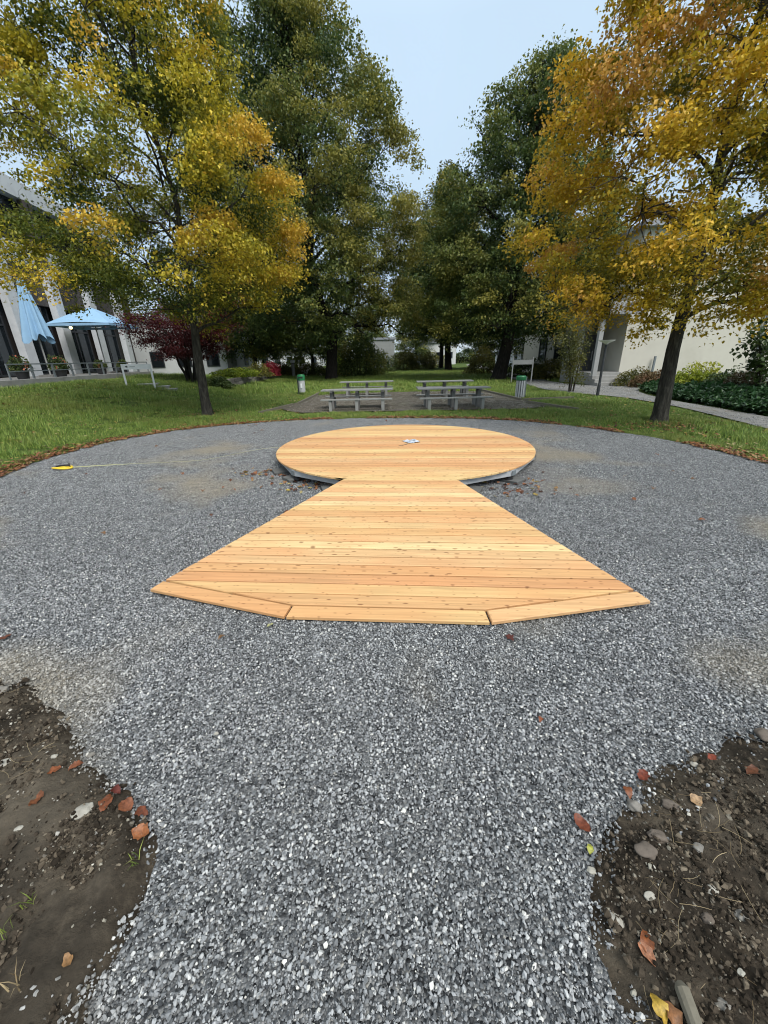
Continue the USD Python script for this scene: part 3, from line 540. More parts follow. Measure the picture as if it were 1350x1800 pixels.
def tree(name, label, loc, seed, height, r0, prof, fork, n_limbs, n_leaves, leaf_size, cols, bias, group=None, lean=(0, 0), asym=(0, 0), bark_='bark', sigma=0.36, up0=0.25, up1=1.3, limb_parts=True, stretch=1.0, skew=0.0, hue=None, clump=0.88, rc=0.6, nclump=300, lift=(0, 0)):
    rng = np.random.default_rng(seed); R = profile(prof)
    root = thing(name, label, 'tree', loc, group=group)
    k = np.linspace(0, 1, 22); zt = k * height * 0.93
    wob = np.column_stack([np.interp(k, np.linspace(0, 1, 7), np.concatenate([[0], rng.normal(size=6) * 0.012 * height])) for _ in range(2)])
    T = np.column_stack([lean[0] * k ** 1.2 * height + wob[:, 0], lean[1] * k ** 1.2 * height + wob[:, 1], zt]); T[0, :2] = 0
    tr = r0 * (1 - 0.93 * k ** 0.85); tr = np.maximum(tr, 0.012 * height * 0.1) ; tr[0] = r0 * 1.42; tr[1] = r0 * 1.0
    zfix = T.copy(); zfix[0, 2] = -0.12
    kk = np.concatenate([[0, 0.006, 0.02], k[1:]]); TT = np.column_stack([np.interp(kk, k, zfix[:, i]) for i in range(3)]); rr = np.interp(kk, k, tr); rr[0], rr[1], rr[2] = r0 * 1.6, r0 * 1.35, r0 * 1.1
    v, f = tube(TT, rr, 14)
    v += (meshkit.noise(v * np.array([5, 5, 1.2]) / max(r0 * 4, .4)) - 0.5)[:, None] * r0 * 0.35 * np.array([1, 1, 0])
    part('trunk', (v, f), bark_, root, True)
    at = lambda z: np.array([np.interp(z, T[:, 2], T[:, i]) for i in range(3)])
    seeds_, out_, dens_, lbs_ = [], [], [], []
    zb, zt_ = prof[0][0], prof[-1][0]
    for i in range(n_limbs):
        u = (i + 0.5) / n_limbs
        zs = fork + (height * 0.86 - fork) * u ** 1.15
        az = i * 2.39996 + rng.normal() * 0.35
        d = np.array([math.cos(az), math.sin(az), 0])
        elev = up0 + (up1 - up0) * u + rng.normal() * 0.08
        zr = min(zs + R(min(zs + 1, zt_)) * math.tan(min(elev, 1.25)) * 0.75, height * 0.98)
        zr = max(zr, zb + 0.3) if i > 2 else zb + 0.5 + rng.random() * 0.8
        rad = R(zr) * rng.uniform(0.8, 1.0) * (1 + asym[0] * d[0] + asym[1] * d[1])
        p0 = at(zs); axis = at(min(zr, T[-1, 2])); p2 = np.array([axis[0], axis[1], 0]) + d * rad + np.array([0, 0, zr])
        p1 = p0 + (p2 - p0) * 0.45 + np.array([0, 0, (0.22 if u < 0.7 else 0.05) * rad])
        L = np.linalg.norm(p2 - p0); kb = np.linspace(0, 1, 9)
        B = bez(p0, p1, p2, kb); B[1:] += rng.normal(size=(8, 3)) * 0.025 * L
        lr = np.interp(zs, T[:, 2], tr) * (0.5 if u < 0.6 else 0.65); wood = [tube(B, lr * (1 - 0.9 * kb ** 0.8), 7)]
        bp = lambda s: np.array([np.interp(s, kb, B[:, q]) for q in range(3)])
        lbs_ += [np.append(b_, lr * (1 - 0.9 * k2 ** 0.8)) for b_, k2 in zip(B[2:], kb[2:])]
        nsub = int(3 + L * 1.5 * stretch)
        for j in range(nsub):
            s = 0.22 + 0.78 * (j + rng.random()) / nsub
            q0 = bp(s); t = bp(min(s + 0.08, 1)) - bp(s - 0.08); t /= np.linalg.norm(t) + 1e-9
            sd = rng.normal(size=3); sd -= sd.dot(t) * t; sd /= np.linalg.norm(sd); sd[2] *= 0.7
            dr = t * rng.uniform(0.4, 0.9) + sd; dr /= np.linalg.norm(dr)
            l = (0.42 * L * (1.15 - s) + 0.35) * rng.uniform(0.6, 1.15)
            q2 = q0 + dr * l + np.array([0, 0, -0.08 * l]); kq = np.linspace(0, 1, 5)
            Q = bez(q0, q0 + dr * l * 0.5 + np.array([0, 0, 0.1 * l]), q2, kq)
            wood.append(tube(Q, lr * 0.32 * (1.1 - 0.6 * s) * (1 - 0.85 * kq), 5, False))
            m = max(2, int(l / 0.28))
            for s2 in np.linspace(0.3, 1.05, m):
                c = np.array([np.interp(s2, kq, Q[:, q]) for q in range(3)]) + rng.normal(size=3) * 0.12
                seeds_.append(c); out_.append(dr)
                if l > 0.7 and rng.random() < 0.55:
                    e = c + rng.normal(size=3) * (0.3, 0.3, 0.2); wood.append(tube(np.linspace(c, e, 3), [0.012, 0.009, 0.004], 4, False)); seeds_.append(e); out_.append(e - c)
        if limb_parts: part('limb', cat(wood), bark_, root, True)
        else: dens_.append(cat(wood))
    NC = int(clump > 0) * nclump
    if NC:
        zc = np.linspace(zb + 0.1, zt_ * 0.985, 200); wz = R(zc) ** 1.3 + 0.05; zz_ = rng.choice(zc, NC, p=wz / wz.sum()) + rng.normal(size=NC) * 0.1
        a_ = rng.random(NC) * 2 * PI; rho = R(zz_) * (1 - 0.72 * rng.random(NC) ** 1.7) * (1 + asym[0] * np.cos(a_) + asym[1] * np.sin(a_)); rho = np.maximum(rho - rc * 0.4, 0.1)
        CP = np.column_stack([np.interp(zz_, T[:, 2], T[:, 0]) + rho * np.cos(a_), np.interp(zz_, T[:, 2], T[:, 1]) + rho * np.sin(a_), zz_])
        ok_ = zz_ > zb + lift[0] * np.maximum(0, np.cos(a_) * math.copysign(1, lift[1] or 1)); CP, NC = CP[ok_], int(ok_.sum())
        CR = rc * rng.uniform(0.5, 1.4, NC); CW = CR ** 2 * rng.uniform(0.7, 1.15, NC); CW /= CW.sum(); CT = rng.normal(size=NC) * 0.17
        tw = []
        LB = np.array(lbs_)
        for e in CP[rng.permutation(NC)[:min(NC, 230)]]:
            dd = np.linalg.norm(LB[:, :3] - e, axis=1) + 0.6 * np.maximum(0, LB[:, 2] - e[2]); i0_ = int(dd.argmin()); b0, k_ = LB[i0_, :3], np.linspace(0, 1, 7); r_ = np.linalg.norm(e - b0)
            q_ = bez(b0, b0 * 0.5 + e * 0.5 + rng.normal(size=3) * 0.16 * r_ + np.array([0, 0, 0.1 * r_]), e, k_); q_[1:-1] += rng.normal(size=(5, 3)) * 0.03 * r_; tw.append(tube(q_, min(LB[i0_, 3] * 0.75, 0.005 + 0.014 * r_) * (1 - 0.8 * k_), 5, False))
        dens_.append(cat(tw))
    if dens_: part('twigs', cat(dens_), bark_, root, True, kind='stuff')
    C, O = np.array(seeds_), np.array(out_)
    ax2 = np.column_stack([np.interp(C[:, 2], T[:, 2], T[:, i]) for i in range(2)])
    dx = C[:, :2] - ax2; rad = np.linalg.norm(dx, axis=1); Rn = R(C[:, 2]) * (1 + asym[0] * dx[:, 0] / (rad + 1e-6) + asym[1] * dx[:, 1] / (rad + 1e-6))
    ok = (rad < Rn * 1.08 + 0.25) & (C[:, 2] > zb - 0.2) & (C[:, 2] < height * 1.02)
    C, O, rad, Rn = C[ok], O[ok], rad[ok], Rn[ok]
    w = rng.gamma(1.6, 1.0, len(C)) + 0.15; w /= w.sum()
    pick = rng.choice(len(C), n_leaves, p=w)
    P = C[pick] + np.clip(rng.normal(size=(n_leaves, 3)), -2, 2) * np.array([sigma, sigma, sigma * 0.62])
    if NC:  # leaf sprays at the ends of the outer branches, domed on top and ragged below
        pk = rng.choice(NC, n_leaves, p=CW); j = rng.random(n_leaves) < clump
        u = rng.normal(size=(n_leaves, 3)); u /= np.linalg.norm(u, axis=1, keepdims=True); u[:, 2] = np.where(rng.random(n_leaves) < 0.72, np.abs(u[:, 2]), u[:, 2])
        q = CP[pk] + u * (CR[pk] * (0.35 + 0.65 * rng.random(n_leaves) ** 0.7) * (0.55 + 0.9 * meshkit.noise(u * 1.9 + CP[pk])))[:, None] * np.array([1, 1, 0.8])
        P[j] = q[j]; CO = CP[pk] - np.column_stack([np.interp(CP[pk][:, 2], T[:, 2], T[:, i]) for i in range(2)] + [CP[pk][:, 2] * 1.0])
        CO /= np.linalg.norm(CO, axis=1, keepdims=True) + 1e-6; OO = np.where(j[:, None], CO + u * 0.4, O[pick]); TT_ = CT[pk]
    else: OO = O[pick]; TT_ = 0
    gap = meshkit.noise(P * 0.95 / max(1, height / 18), seed) ; kp = (gap > 0.25 + 0.1 * rng.random(len(P))) & (j | (P[:, 2] > zb + lift[0] * np.maximum(0, P[:, 0] * (lift[1] or 1) / R(P[:, 2])))); P, pick, OO = P[kp], pick[kp], OO[kp]; TT_ = TT_[kp] if NC else 0
    V, F = leaves(P, leaf_size * rng.uniform(0.6, 1.25, len(P)), rng, OO * 0.5, flat=0.62)
    # ripeness: outer and upper leaves turn first, in clumps
    rad = np.linalg.norm(P[:, :2] - np.column_stack([np.interp(P[:, 2], T[:, 2], T[:, i]) for i in range(2)]), axis=1); rf = np.clip(rad / np.maximum(R(P[:, 2]), 0.3), 0, 1.2); cl = rng.normal(size=len(C))[pick] * 0.06 + TT_; ns = meshkit.noise(P * 0.6, seed + 3) - 0.5
    t = bias + 0.45 * (rf - 0.6) + cl + ns * 0.75 + rng.normal(size=len(P)) * 0.07 + skew * (P[:, 2] / height - 0.5) + (0 if hue is None else hue[0] * P[:, 0] + hue[1] * P[:, 1])
    part('crown', (V, F), 'leaf', root, kind='stuff', tint=np.repeat(palette(cols, t), 4, 0))
    return root

GOLD = [(0.045, 0.075, 0.018), (0.09, 0.125, 0.024), (0.19, 0.205, 0.028), (0.37, 0.325, 0.032), (0.56, 0.44, 0.038), (0.60, 0.39, 0.05)]
AMBER = [(0.075, 0.095, 0.018), (0.19, 0.18, 0.024), (0.40, 0.32, 0.028), (0.59, 0.405, 0.03), (0.65, 0.41, 0.04), (0.58, 0.33, 0.08)]
DEEP = [(0.03, 0.058, 0.02), (0.055, 0.09, 0.027), (0.098, 0.135, 0.034), (0.165, 0.18, 0.04), (0.28, 0.25, 0.05)]

p = G(365, 730)
tree('autumn_tree', 'young tree turning yellow-green on the left lawn edge, slender dark trunk', (p[0], p[1], 0.0), 11, 14.6, 0.165,
     [(2.9, 2.2), (3.5, 3.6), (4.5, 4.7), (6, 5.0), (7.5, 4.4), (9, 3.7), (10.5, 3.1), (12, 2.4), (14.6, 0.7)], 2.7, 26, 190000, 0.09, GOLD, 0.42, lean=(-0.004, 0.0), asym=(-0.2, -0.08), sigma=0.26, up0=0.3, up1=1.25, hue=(0.05, 0), nclump=430, rc=0.56, lift=(0.45, -1), skew=0.25)
p = G(1158, 741)
tree('autumn_tree', 'golden yellow tree on the right lawn strip beside the garden path', (p[0], p[1], 0.0), 29, 14.2, 0.19,
     [(1.9, 1.7), (2.5, 2.8), (3.5, 3.8), (4.5, 4.3), (7, 3.8), (9, 3.0), (12, 2.0), (14.2, 0.6)], 2.5, 26, 185000, 0.088, AMBER, 0.5, lean=(0.01, 0), asym=(-0.04, 0.0), sigma=0.26, up0=0.12, up1=1.2, nclump=340, rc=0.56, lift=(1.9, 1), skew=0.2)
p = G(583, 667)
tree('lime_tree', 'tallest dark green lime tree, thick black trunk behind the left picnic tables', (p[0], p[1], 0.0), 3, 28.2, 0.52,
     [(3.0, 6.0), (5, 8.6), (9, 10.0), (16, 10.2), (19.5, 9.0), (22.4, 6.9), (24.2, 4.8), (26.5, 3.0), (28.5, 0.9)], 3.6, 34, 270000, 0.195, DEEP, 0.56, lean=(-0.075, 0), bark_='bark_dark', sigma=0.45, up0=0.15, up1=1.45, hue=(0.022, 0), rc=1.12, nclump=760)
p = G(876, 668)
tree('lime_tree', 'dark green lime tree with two pointed tops, thick trunk behind the right picnic tables', (p[0], p[1], 0.0), 17, 19.6, 0.55,
     [(3.0, 4.8), (5, 6.8), (8, 7.2), (12, 6.4), (15, 5.4), (16.4, 4.0), (17.6, 2.7), (18.8, 1.6), (19.9, 0.5)], 3.4, 30, 165000, 0.18, DEEP, 0.5, lean=(0.085, 0), bark_='bark_dark', sigma=0.42, up0=0.15, up1=1.5, rc=1.0, nclump=400)
p = G(801, 651)
tree('lime_tree', 'dense dark tree on the far lawn between the two big limes', (p[0] - 1.0, p[1], 0.0), 41, 20.5, 0.5,
     [(3.4, 5.0), (6, 7.4), (10, 8.0), (14, 6.6), (17, 4.4), (21.5, 0.8)], 3.8, 24, 100000, 0.28, DEEP, 0.44, bark_='bark_dark', sigma=0.7, limb_parts=False, rc=1.2, nclump=380)
p = D(775, 640, 66)
tree('pale_tree', 'thin pale grey-green tree far behind, between the two tall limes', (p[0], p[1], 0.0), 43, 26, 0.35,
     [(5, 3), (10, 5), (16, 5), (21, 3.6), (26, 0.6)], 5, 22, 26000, 0.3, [(0.05, 0.062, 0.03), (0.085, 0.095, 0.045), (0.13, 0.125, 0.06)], 0.5, bark_='bark_dark', sigma=0.8, limb_parts=False, rc=1.5, nclump=110)

# ------------------------------------------------------------ the wooden deck: round platform with a flared ramp
DY = -0.0803
X0 = 0.1945
dloc = (-X0 * math.cos(DY), -X0 * math.sin(DY), 0.0)
deck = thing('wooden_deck', 'new larch deck, round platform with a flared ramp, on the gravel', 'deck', dloc, DY)
Y0, W, RISE, LR = 2.361, 0.145, 0.19, 20 * 0.145
AX, AY, BX, CX, EX, RD, YC = 2.0416, 2.6544, 0.7515, 0.7685, 0.8109, 2.48, 7.67
TK, GAP, ZF = 0.028, 0.018, 0.046
rdk = np.random.default_rng(12)
zr = lambda y: ZF + RISE * np.clip((y - Y0) / LR, 0, 1)
def clip_parts(g):
    return [q for q in getattr(g, 'geoms', [g]) if isinstance(q, Polygon) and q.area > 0.002]
def deck_board(poly, name='plank'):
    poly = poly.buffer(-GAP / 2, join_style='mitre')
    for q in clip_parts(poly):
        q = q.simplify(0.0008)
        v, f = prism(q, -TK, 0.0, 0.006); v = v.copy(); v[:, 2] += zr(v[:, 1])
        part(name, (v, f), 'larch', deck, tint=np.tile(rdk.random(3) if q.centroid.y > Y0 + 5.6 * W else np.array([rdk.choice([0.04, 0.12, 0.68, 0.25, 0.72]), *rdk.random(2)]), (len(v), 1)))
ytop = YC - math.sqrt(RD ** 2 - EX ** 2) 
ramp = Polygon([(-AX, AY), (-CX, Y0), (CX, Y0), (AX, AY), (EX, ytop), (-EX, ytop)])
disc = Point(0, YC).buffer(RD, 90)
def side_at(y): return AX + (EX - AX) * (y - AY) / (ytop - AY)
# three bevelled front boards following the flared edge
d = np.array([AX - CX, AY - Y0]); ln = np.linalg.norm(d); nn = np.array([-d[1], d[0]]) / ln
i0 = np.array([CX, Y0]) + nn * W; 
s = 0.0
for _ in range(60):
    q = i0 + d / ln * s
    if q[0] >= side_at(q[1]): break
    s += 0.03
inner = Polygon([(-BX, Y0 + W), (BX, Y0 + W), tuple(q), (EX, ytop), (-EX, ytop), (-q[0], q[1])])
deck_board(Polygon([(-CX, Y0), (CX, Y0), (BX, Y0 + W), (-BX, Y0 + W)]), 'front_board')
for sg in (-1, 1): deck_board(Polygon([(sg * CX, Y0), (sg * AX, AY), (sg * q[0], q[1]), (sg * BX, Y0 + W)]), 'front_board')
for k in range(1, 20):
    deck_board(inner.intersection(sbox(-3, Y0 + k * W, 3, Y0 + (k + 1) * W)))
top = unary_union([disc, ramp.intersection(sbox(-3, Y0 + LR, 3, 9))])
k = 20
while Y0 + k * W < YC + RD:
    g = top.intersection(sbox(-3, Y0 + k * W, 3, Y0 + (k + 1) * W))
    for q_ in clip_parts(g):
        deck_board(q_.simplify(0.002) if k > 20 else q_)
    k += 1
ZT = ZF + RISE - TK
# grey edge beams under the rim, jointed at brackets, with dark pedestals
nb = 12; ang = (np.arange(nb) + 0.5) / nb * 2 * PI
ring = np.column_stack([(RD - 0.03) * np.sin(ang), YC + (RD - 0.03) * np.cos(ang)])
for i in range(nb):
    a_, b_ = ring[i], ring[(i + 1) % nb]; t = (b_ - a_) / np.linalg.norm(b_ - a_)
    part('beam', bar((*(a_ + t * 0.004), ZT - 0.051), (*(b_ - t * 0.004), ZT - 0.051), 0.05, 0.098), 'alu', deck)
    o = (a_ - [0, YC]) / np.linalg.norm(a_ - [0, YC]) * 0.027; pp = a_ + o
    tt = np.array([-o[1], o[0]]) / 0.027
    part('bracket', bar((*(pp - tt * 0.05), ZT - 0.055), (*(pp + tt * 0.05), ZT - 0.055), 0.008, 0.075), 'rail_metal', deck)
    part('pedestal', lathe([(0, 0.052), (0.07, 0.052), (0.07, 0.062), (0.03, 0.07), (0.03, ZT - 0.101), (0, ZT - 0.101)], 12, (*(a_ * [0.97, 1] + [0, 0.0]), 0)), 'black_plastic', deck)
for yy in np.arange(YC - 1.8, YC + 2.0, 0.6):
    hw = math.sqrt(max(RD ** 2 - (yy - YC) ** 2, 0.1)) - 0.2
    part('joist', bar((-hw, yy, ZT - 0.04), (hw, yy, ZT - 0.04), 0.05, 0.07), 'alu', deck)
for sg in (-1, 1):
    part('joist', bar((sg * (AX - 0.35), AY + 0.1, zr(AY + 0.1) - TK - 0.012), (sg * (EX - 0.12), ytop, zr(ytop) - TK - 0.04), 0.04, 0.02), 'alu', deck)
# concrete slabs lying on the gravel under the pedestals
def deckpt(x, y): return np.array(dloc[:2]) + np.array([math.cos(DY) * x - math.sin(DY) * y, math.sin(DY) * x + math.cos(DY) * y])
slabs = [((-2.08, 6.5), 0.5, 'small grey slab furthest left under the round deck edge'), ((-1.74, 6.08), 0.75, 'grey slab under the deck on the left, second from the outer end'), ((-0.98, 5.5), 0.35, 'grey concrete slab beside the ramp joint on the left'),
         ((0.99, 5.48), -0.35, 'grey concrete slab beside the ramp joint on the right'), ((1.72, 6.0), -0.75, 'long grey slab sticking out under the right deck edge')]
for (x, y), r_, lab in slabs:
    q = deckpt(x, y)
    single_m = moved(bx(-0.2, 0.2, -0.14, 0.14, -0.01, 0.05, 0.006), (q[0], q[1], 0.004), r_ + DY)
    single('concrete_slab', single_m, 'slab_dark', lab, 'slab')

# crumpled white sheet on the platform
rng = np.random.default_rng(77)
pc = G(723, 776, 0.24)
gx, gy = np.meshgrid(np.linspace(-1, 1, 15), np.linspace(-1, 1, 13), indexing='ij')
q = np.stack([gx * 1.7, gy * 1.7, 0 * gx], -1)
z = np.abs(meshkit.fbm(q * 1.6, 3, 8) - 0.5) * 0.07 + 0.004; edge = (1 - 0.22 * meshkit.noise(q * 2 + 9))
v = np.stack([gx * 0.16 * edge, gy * 0.17 * edge, z], -1).reshape(-1, 3); n_ = 13
i, j = np.meshgrid(np.arange(14), np.arange(12), indexing='ij'); a = (i * n_ + j).ravel()
sh = thing('paper_sheet', 'small crumpled white sheet lying on the round deck', 'sheet', (pc[0], pc[1], 0.237), 0.4)
part('sheet', (v, np.stack([a, a + n_, a + n_ + 1, a + 1], 1)), 'film', sh)
part('strap', tube([(-0.15, -0.12, 0.006), (-0.2, -0.2, 0.006), (-0.28, -0.24, 0.006), (-0.4, -0.26, 0.005)], 0.005, 5), 'edging_timber', sh, True)
for k_ in range(3): part('mark', bx(-0.05 + 0.05 * k_, -0.02 + 0.05 * k_, -0.03, 0.02, 0.03, 0.033), 'sign_grey', sh)

# tape measure
p0, p1 = G(113, 825), deckpt(-2.47, 7.55)
dv = p1 - p0[:2]; az = math.atan2(dv[1], dv[0])
tm = thing('tape_measure', 'yellow open-reel tape measure on the gravel, its tape run out to the deck', 'tape measure', (p0[0], p0[1], 0.012), az)
ring_ = [(0.17 * math.cos(a_) - 0.02, 0.075 * math.sin(a_), 0.022 + 0.01 * math.sin(a_ * 2)) for a_ in np.linspace(0, 2 * PI, 25)]
part('frame', tube(ring_, 0.016, 8, False), 'tape_yellow', tm, True)
part('reel', moved(lathe([(0, 0.0), (0.055, 0.0), (0.06, 0.008), (0.06, 0.022), (0.055, 0.03), (0, 0.03)], 18), (0.03, 0, 0.01)), 'tape_yellow', tm)
part('handle', tube([(-0.16, 0.05, 0.04), (-0.08, 0.07, 0.05), (0.0, 0.07, 0.052), (0.08, 0.06, 0.05)], 0.016, 8), 'black_plastic', tm, True)
part('crank', cat(tube([(0.03, 0, 0.04), (0.1, 0.02, 0.05)], 0.007, 6), tube([(0.1, 0.02, 0.045), (0.1, 0.02, 0.1)], 0.012, 8)), 'black_plastic', tm)
Ld = np.linalg.norm(dv); kk = np.linspace(0, 1, 40); tw = 1.35 * (1 - S(kk / 0.35)) + 0.12
c_ = np.column_stack([0.1 + kk * (Ld - 0.1), 0.03 * np.sin(kk * 3.1), 0.02 + 0.19 * S((kk - 0.55) / 0.45) + 0.004 * np.sin(kk * 9)])
hw_ = 0.0055; sd_ = np.column_stack([0 * kk, np.cos(tw) * hw_, np.sin(tw) * hw_])
v = np.concatenate([c_ - sd_, c_ + sd_, c_ - sd_ + [0, 0, .0008], c_ + sd_ + [0, 0, .0008]]); i = np.arange(39)
f = np.concatenate([np.stack([i, i + 40, i + 41, i + 1], 1)[:, ::-1], np.stack([i + 80, i + 120, i + 121, i + 81], 1)])
part('tape', (v, f), 'tape_ribbon', tm)

# ------------------------------------------------------------ picnic tables
pt = thing('picnic_table', 'weathered grey picnic table, nearer one on the left', 'picnic table', (-0.95, 15.95, 0), 0.0)
for k_ in range(4): part('top_board', bx(-1.39, 1.39, -0.36 + 0.18 * k_ + 0.004, -0.36 + 0.18 * (k_ + 1) - 0.004, 0.69, 0.735, 0.004), 'bench_wood', pt)
for sg in (-1, 1):
    for k_ in range(2): part('seat_board', bx(-1.36, 1.36, sg * 0.70 - 0.13 + 0.13 * k_ + 0.003, sg * 0.70 + 0.13 * k_ - 0.003, 0.385, 0.425, 0.004), 'bench_wood', pt)
for x in (-1.0, 0, 1.0):
    part('table_leg', cat(bx(x - 0.07, x + 0.07, -0.16, 0.16, -0.05, 0.63, 0.006), bx(x - 0.05, x + 0.05, -0.33, 0.33, 0.63, 0.688)), 'concrete_dark', pt)
    for sg in (-1, 1): part('bench_leg', cat(bx(x - 0.055, x + 0.055, sg * 0.70 - 0.09, sg * 0.70 + 0.09, -0.05, 0.383, 0.006)), 'concrete', pt)
dup(pt, (2.8, 15.75, 0), 0.004, 'weathered grey picnic table, nearer one on the right')
dup(pt, (-0.75, 21.4, 0), 0.0, 'weathered grey picnic table, further one on the left')
dup(pt, (3.17, 20.35, 0), 0.0, 'weathered grey picnic table, further one on the right')
# timber edging round the picnic pad
for (a_, b_), lab in ((((-3.75, 17.9), (-3.6, 23.5)), 'low timber edging along the left side of the picnic area'), (((6.15, 17.6), (5.75, 23.2)), 'low timber edging along the right side of the picnic area'),
                      (((6.2, 17.5), (8.6, 17.9)), 'short timber edging running past the right litter bin'), (((6.05, 16.6), (6.9, 13.9)), 'short slanting timber edging in front of the right litter bin'),
                      (((-3.9, 17.6), (-4.6, 14.9)), 'slanting timber edging in front of the left litter bin')):
    single('timber_edging', bar((*a_, 0.02), (*b_, 0.02), 0.08, 0.12), 'edging_timber', lab, 'edging')

# ------------------------------------------------------------ litter bins, signs, lamps
b = G(530, 694); bn = thing('litter_bin', 'slim steel litter bin with green hood left of the tables', 'litter bin', (b[0], b[1], 0))
part('post', bx(-0.17, -0.12, -0.03, 0.03, -0.05, 1.02), 'dark_metal', bn)
part('body', lathe([(0, 0.14), (0.15, 0.14), (0.175, 0.2), (0.185, 0.78), (0, 0.78)], 20, (0.07, 0, 0)), 'bin_steel', bn, 30)
part('hood', lathe([(0.2, 0.78), (0.21, 0.8), (0.21, 1.02), (0.18, 1.08), (0, 1.1)], 20, (0.07, 0, 0)), 'bin_green', bn, 30)
part('slot', bx(-0.05, 0.19, -0.22, -0.2, 0.9, 0.97), 'black_plastic', bn)
part('notice', bx(0.03, 0.12, -0.195, -0.186, 0.38, 0.62), 'white_paint', bn)
b = G(913, 698); bn = thing('litter_bin', 'slatted litter bin with bright green lid right of the tables', 'litter bin', (b[0], b[1], 0))
part('liner', lathe([(0, 0.03), (0.17, 0.03), (0.17, 0.74), (0, 0.74)], 18), 'dark_metal', bn)
for k_ in range(12):
    a_ = k_ / 12 * 2 * PI; part('slat', moved(bx(-0.033, 0.033, -0.012, 0.012, 0.0, 0.74, 0.003), (0.195 * math.sin(a_), -0.195 * math.cos(a_), 0), a_), 'bin_steel', bn)
part('lid', lathe([(0.215, 0.76), (0.225, 0.78), (0.225, 0.9), (0.19, 0.95), (0, 0.96)], 20), 'bin_green', bn, 30)
part('post', bx(0.225, 0.265, -0.02, 0.02, -0.05, 0.9), 'rail_metal', bn)

a_, b_ = G(223, 679), G(273, 683); dv = b_ - a_; L = float(np.linalg.norm(dv[:2])); hh = 0.98
sg_ = thing('board_sign', 'white frame sign with a narrow printed board on the left lawn', 'sign', tuple(a_), math.atan2(dv[1], dv[0]))
zb_ = b_[2] - a_[2]
part('post', bx(-0.04, 0.04, -0.04, 0.04, -0.1, hh, 0.003), 'white_paint', sg_); part('post', bx(L - 0.04, L + 0.04, -0.04, 0.04, zb_ - 0.1, hh, 0.003), 'white_paint', sg_)
part('board', bx(0.042, L - 0.042, -0.022, 0.022, hh - 0.24, hh - 0.003, 0.003), 'white_paint', sg_)
part('emblem', cat(moved(bx(-0.05, 0.05, -0.003, 0.003, -0.012, 0.012), (0.17, -0.026, hh - 0.12)), moved(bx(-0.012, 0.012, -0.003, 0.003, -0.05, 0.05), (0.19, -0.026, hh - 0.12)), moved(bx(-0.03, 0.03, -0.003, 0.003, -0.01, 0.01), (0.16, -0.026, hh - 0.1), 0, 1, 0, 0.7)), 'print_dark', sg_)
part('lettering', bx(0.3, 0.52, -0.025, -0.0235, hh - 0.135, hh - 0.115), 'rail_metal', sg_)
a_, b_ = G(898.5, 673), G(933, 672.5); dv = b_ - a_; L = float(np.linalg.norm(dv[:2])); hh = 1.72
sg_ = thing('board_sign', 'thin grey frame sign behind the right litter bin', 'sign', (a_[0], a_[1], 0), math.atan2(dv[1], dv[0]))
for x in (0, L): part('post', bx(x - 0.035, x + 0.035, -0.035, 0.035, -0.1, hh), 'sign_grey', sg_)
part('board', bx(0.037, L - 0.037, -0.02, 0.02, hh - 0.5, hh - 0.2, 0.003), 'sign_grey', sg_)

def lamp_globe(loc, hgt, label, rg=0.2):
    t = thing('street_lamp', label, 'lamp', loc)
    part('pole', lathe([(0.08, -0.1), (0.08, 0.3), (0.05, 0.35), (0.045, hgt - rg), (0.07, hgt - rg + 0.02), (0, hgt - rg + 0.03)], 12), 'dark_metal', t)
    m = trimesh.creation.icosphere(2, rg); part('globe', moved(m, (0, 0, hgt + 0.02)), 'globe', t, True)
p = D(424, 650, 47); lamp_globe((p[0], p[1], 0.3), 3.9 - 0.3, 'white globe lamp on a dark pole beyond the left planters', 0.27)
p = G(1050, 695); t = thing('street_lamp', 'low lamp post with a shallow white shade on the right lawn edge', 'lamp', (p[0], p[1], 0))
part('pole', lathe([(0.07, -0.1), (0.07, 0.5), (0.055, 0.52), (0.05, 2.25), (0, 2.26)], 12), 'dark_metal', t)
part('shade', lathe([(0.04, 2.2), (0.10, 2.25), (0.33, 2.36), (0.34, 2.38), (0.1, 2.36), (0, 2.34)], 24), 'globe', t, 30)
p = D(516, 655, 44); bt = thing('bollard_light', 'short pale bollard light by the flower bed', 'bollard', (p[0], p[1], 0.2))
part('post', lathe([(0.17, -0.2), (0.17, 1.3), (0, 1.3)], 14), 'concrete', bt); part('cap', lathe([(0.19, 1.38), (0.26, 1.4), (0.24, 1.6), (0, 1.66)], 16), 'globe', bt); part('louvre', lathe([(0.14, 1.3), (0.14, 1.38)], 12), 'dark_metal', bt)

# ------------------------------------------------------------ left building, terrace and its furniture
rot = math.atan2(TU[1], TU[0])
def loc3(x, y, z): q = tl(x, y); return (q[0], q[1], z)
TZ = 1.33
tr = thing('terrace', 'raised concrete terrace with stone front in front of the left building', 'terrace', loc3(0, 0, 0), rot)
part('front_wall', bx(-14, 13.2, 0, 0.25, 0.2, TZ, 0.01), 'concrete', tr)
part('floor', bx(-14, 13.2, 0.253, 3.9, 0.2, TZ - 0.02), 'concrete_dark', tr)
for k_ in range(4): part('step', bx(13.22 + 0.36 * k_, 13.22 + 0.36 * (k_ + 1) - 0.003, 0.3, 2.9, 0.2, TZ - 0.14 * (k_ + 1)), 'concrete', tr)
lb = thing('office_building', 'modern building with pale vertical fins and dark spandrels on the left', 'building', loc3(0, 0, 0), rot)
OFF = 4.0
cols_x = [-3.0, 0.6, 4.05, 7.45, 11.05, 14.65, 18.25]
part('wall', bx(-8, 21, OFF + 0.75, OFF + 12, 0.2, 11.2), 'spandrel', lb)
part('spandrel', bx(-8, 21, OFF + 0.28, OFF + 0.73, 5.15, 7.15, 0.02), 'spandrel', lb)
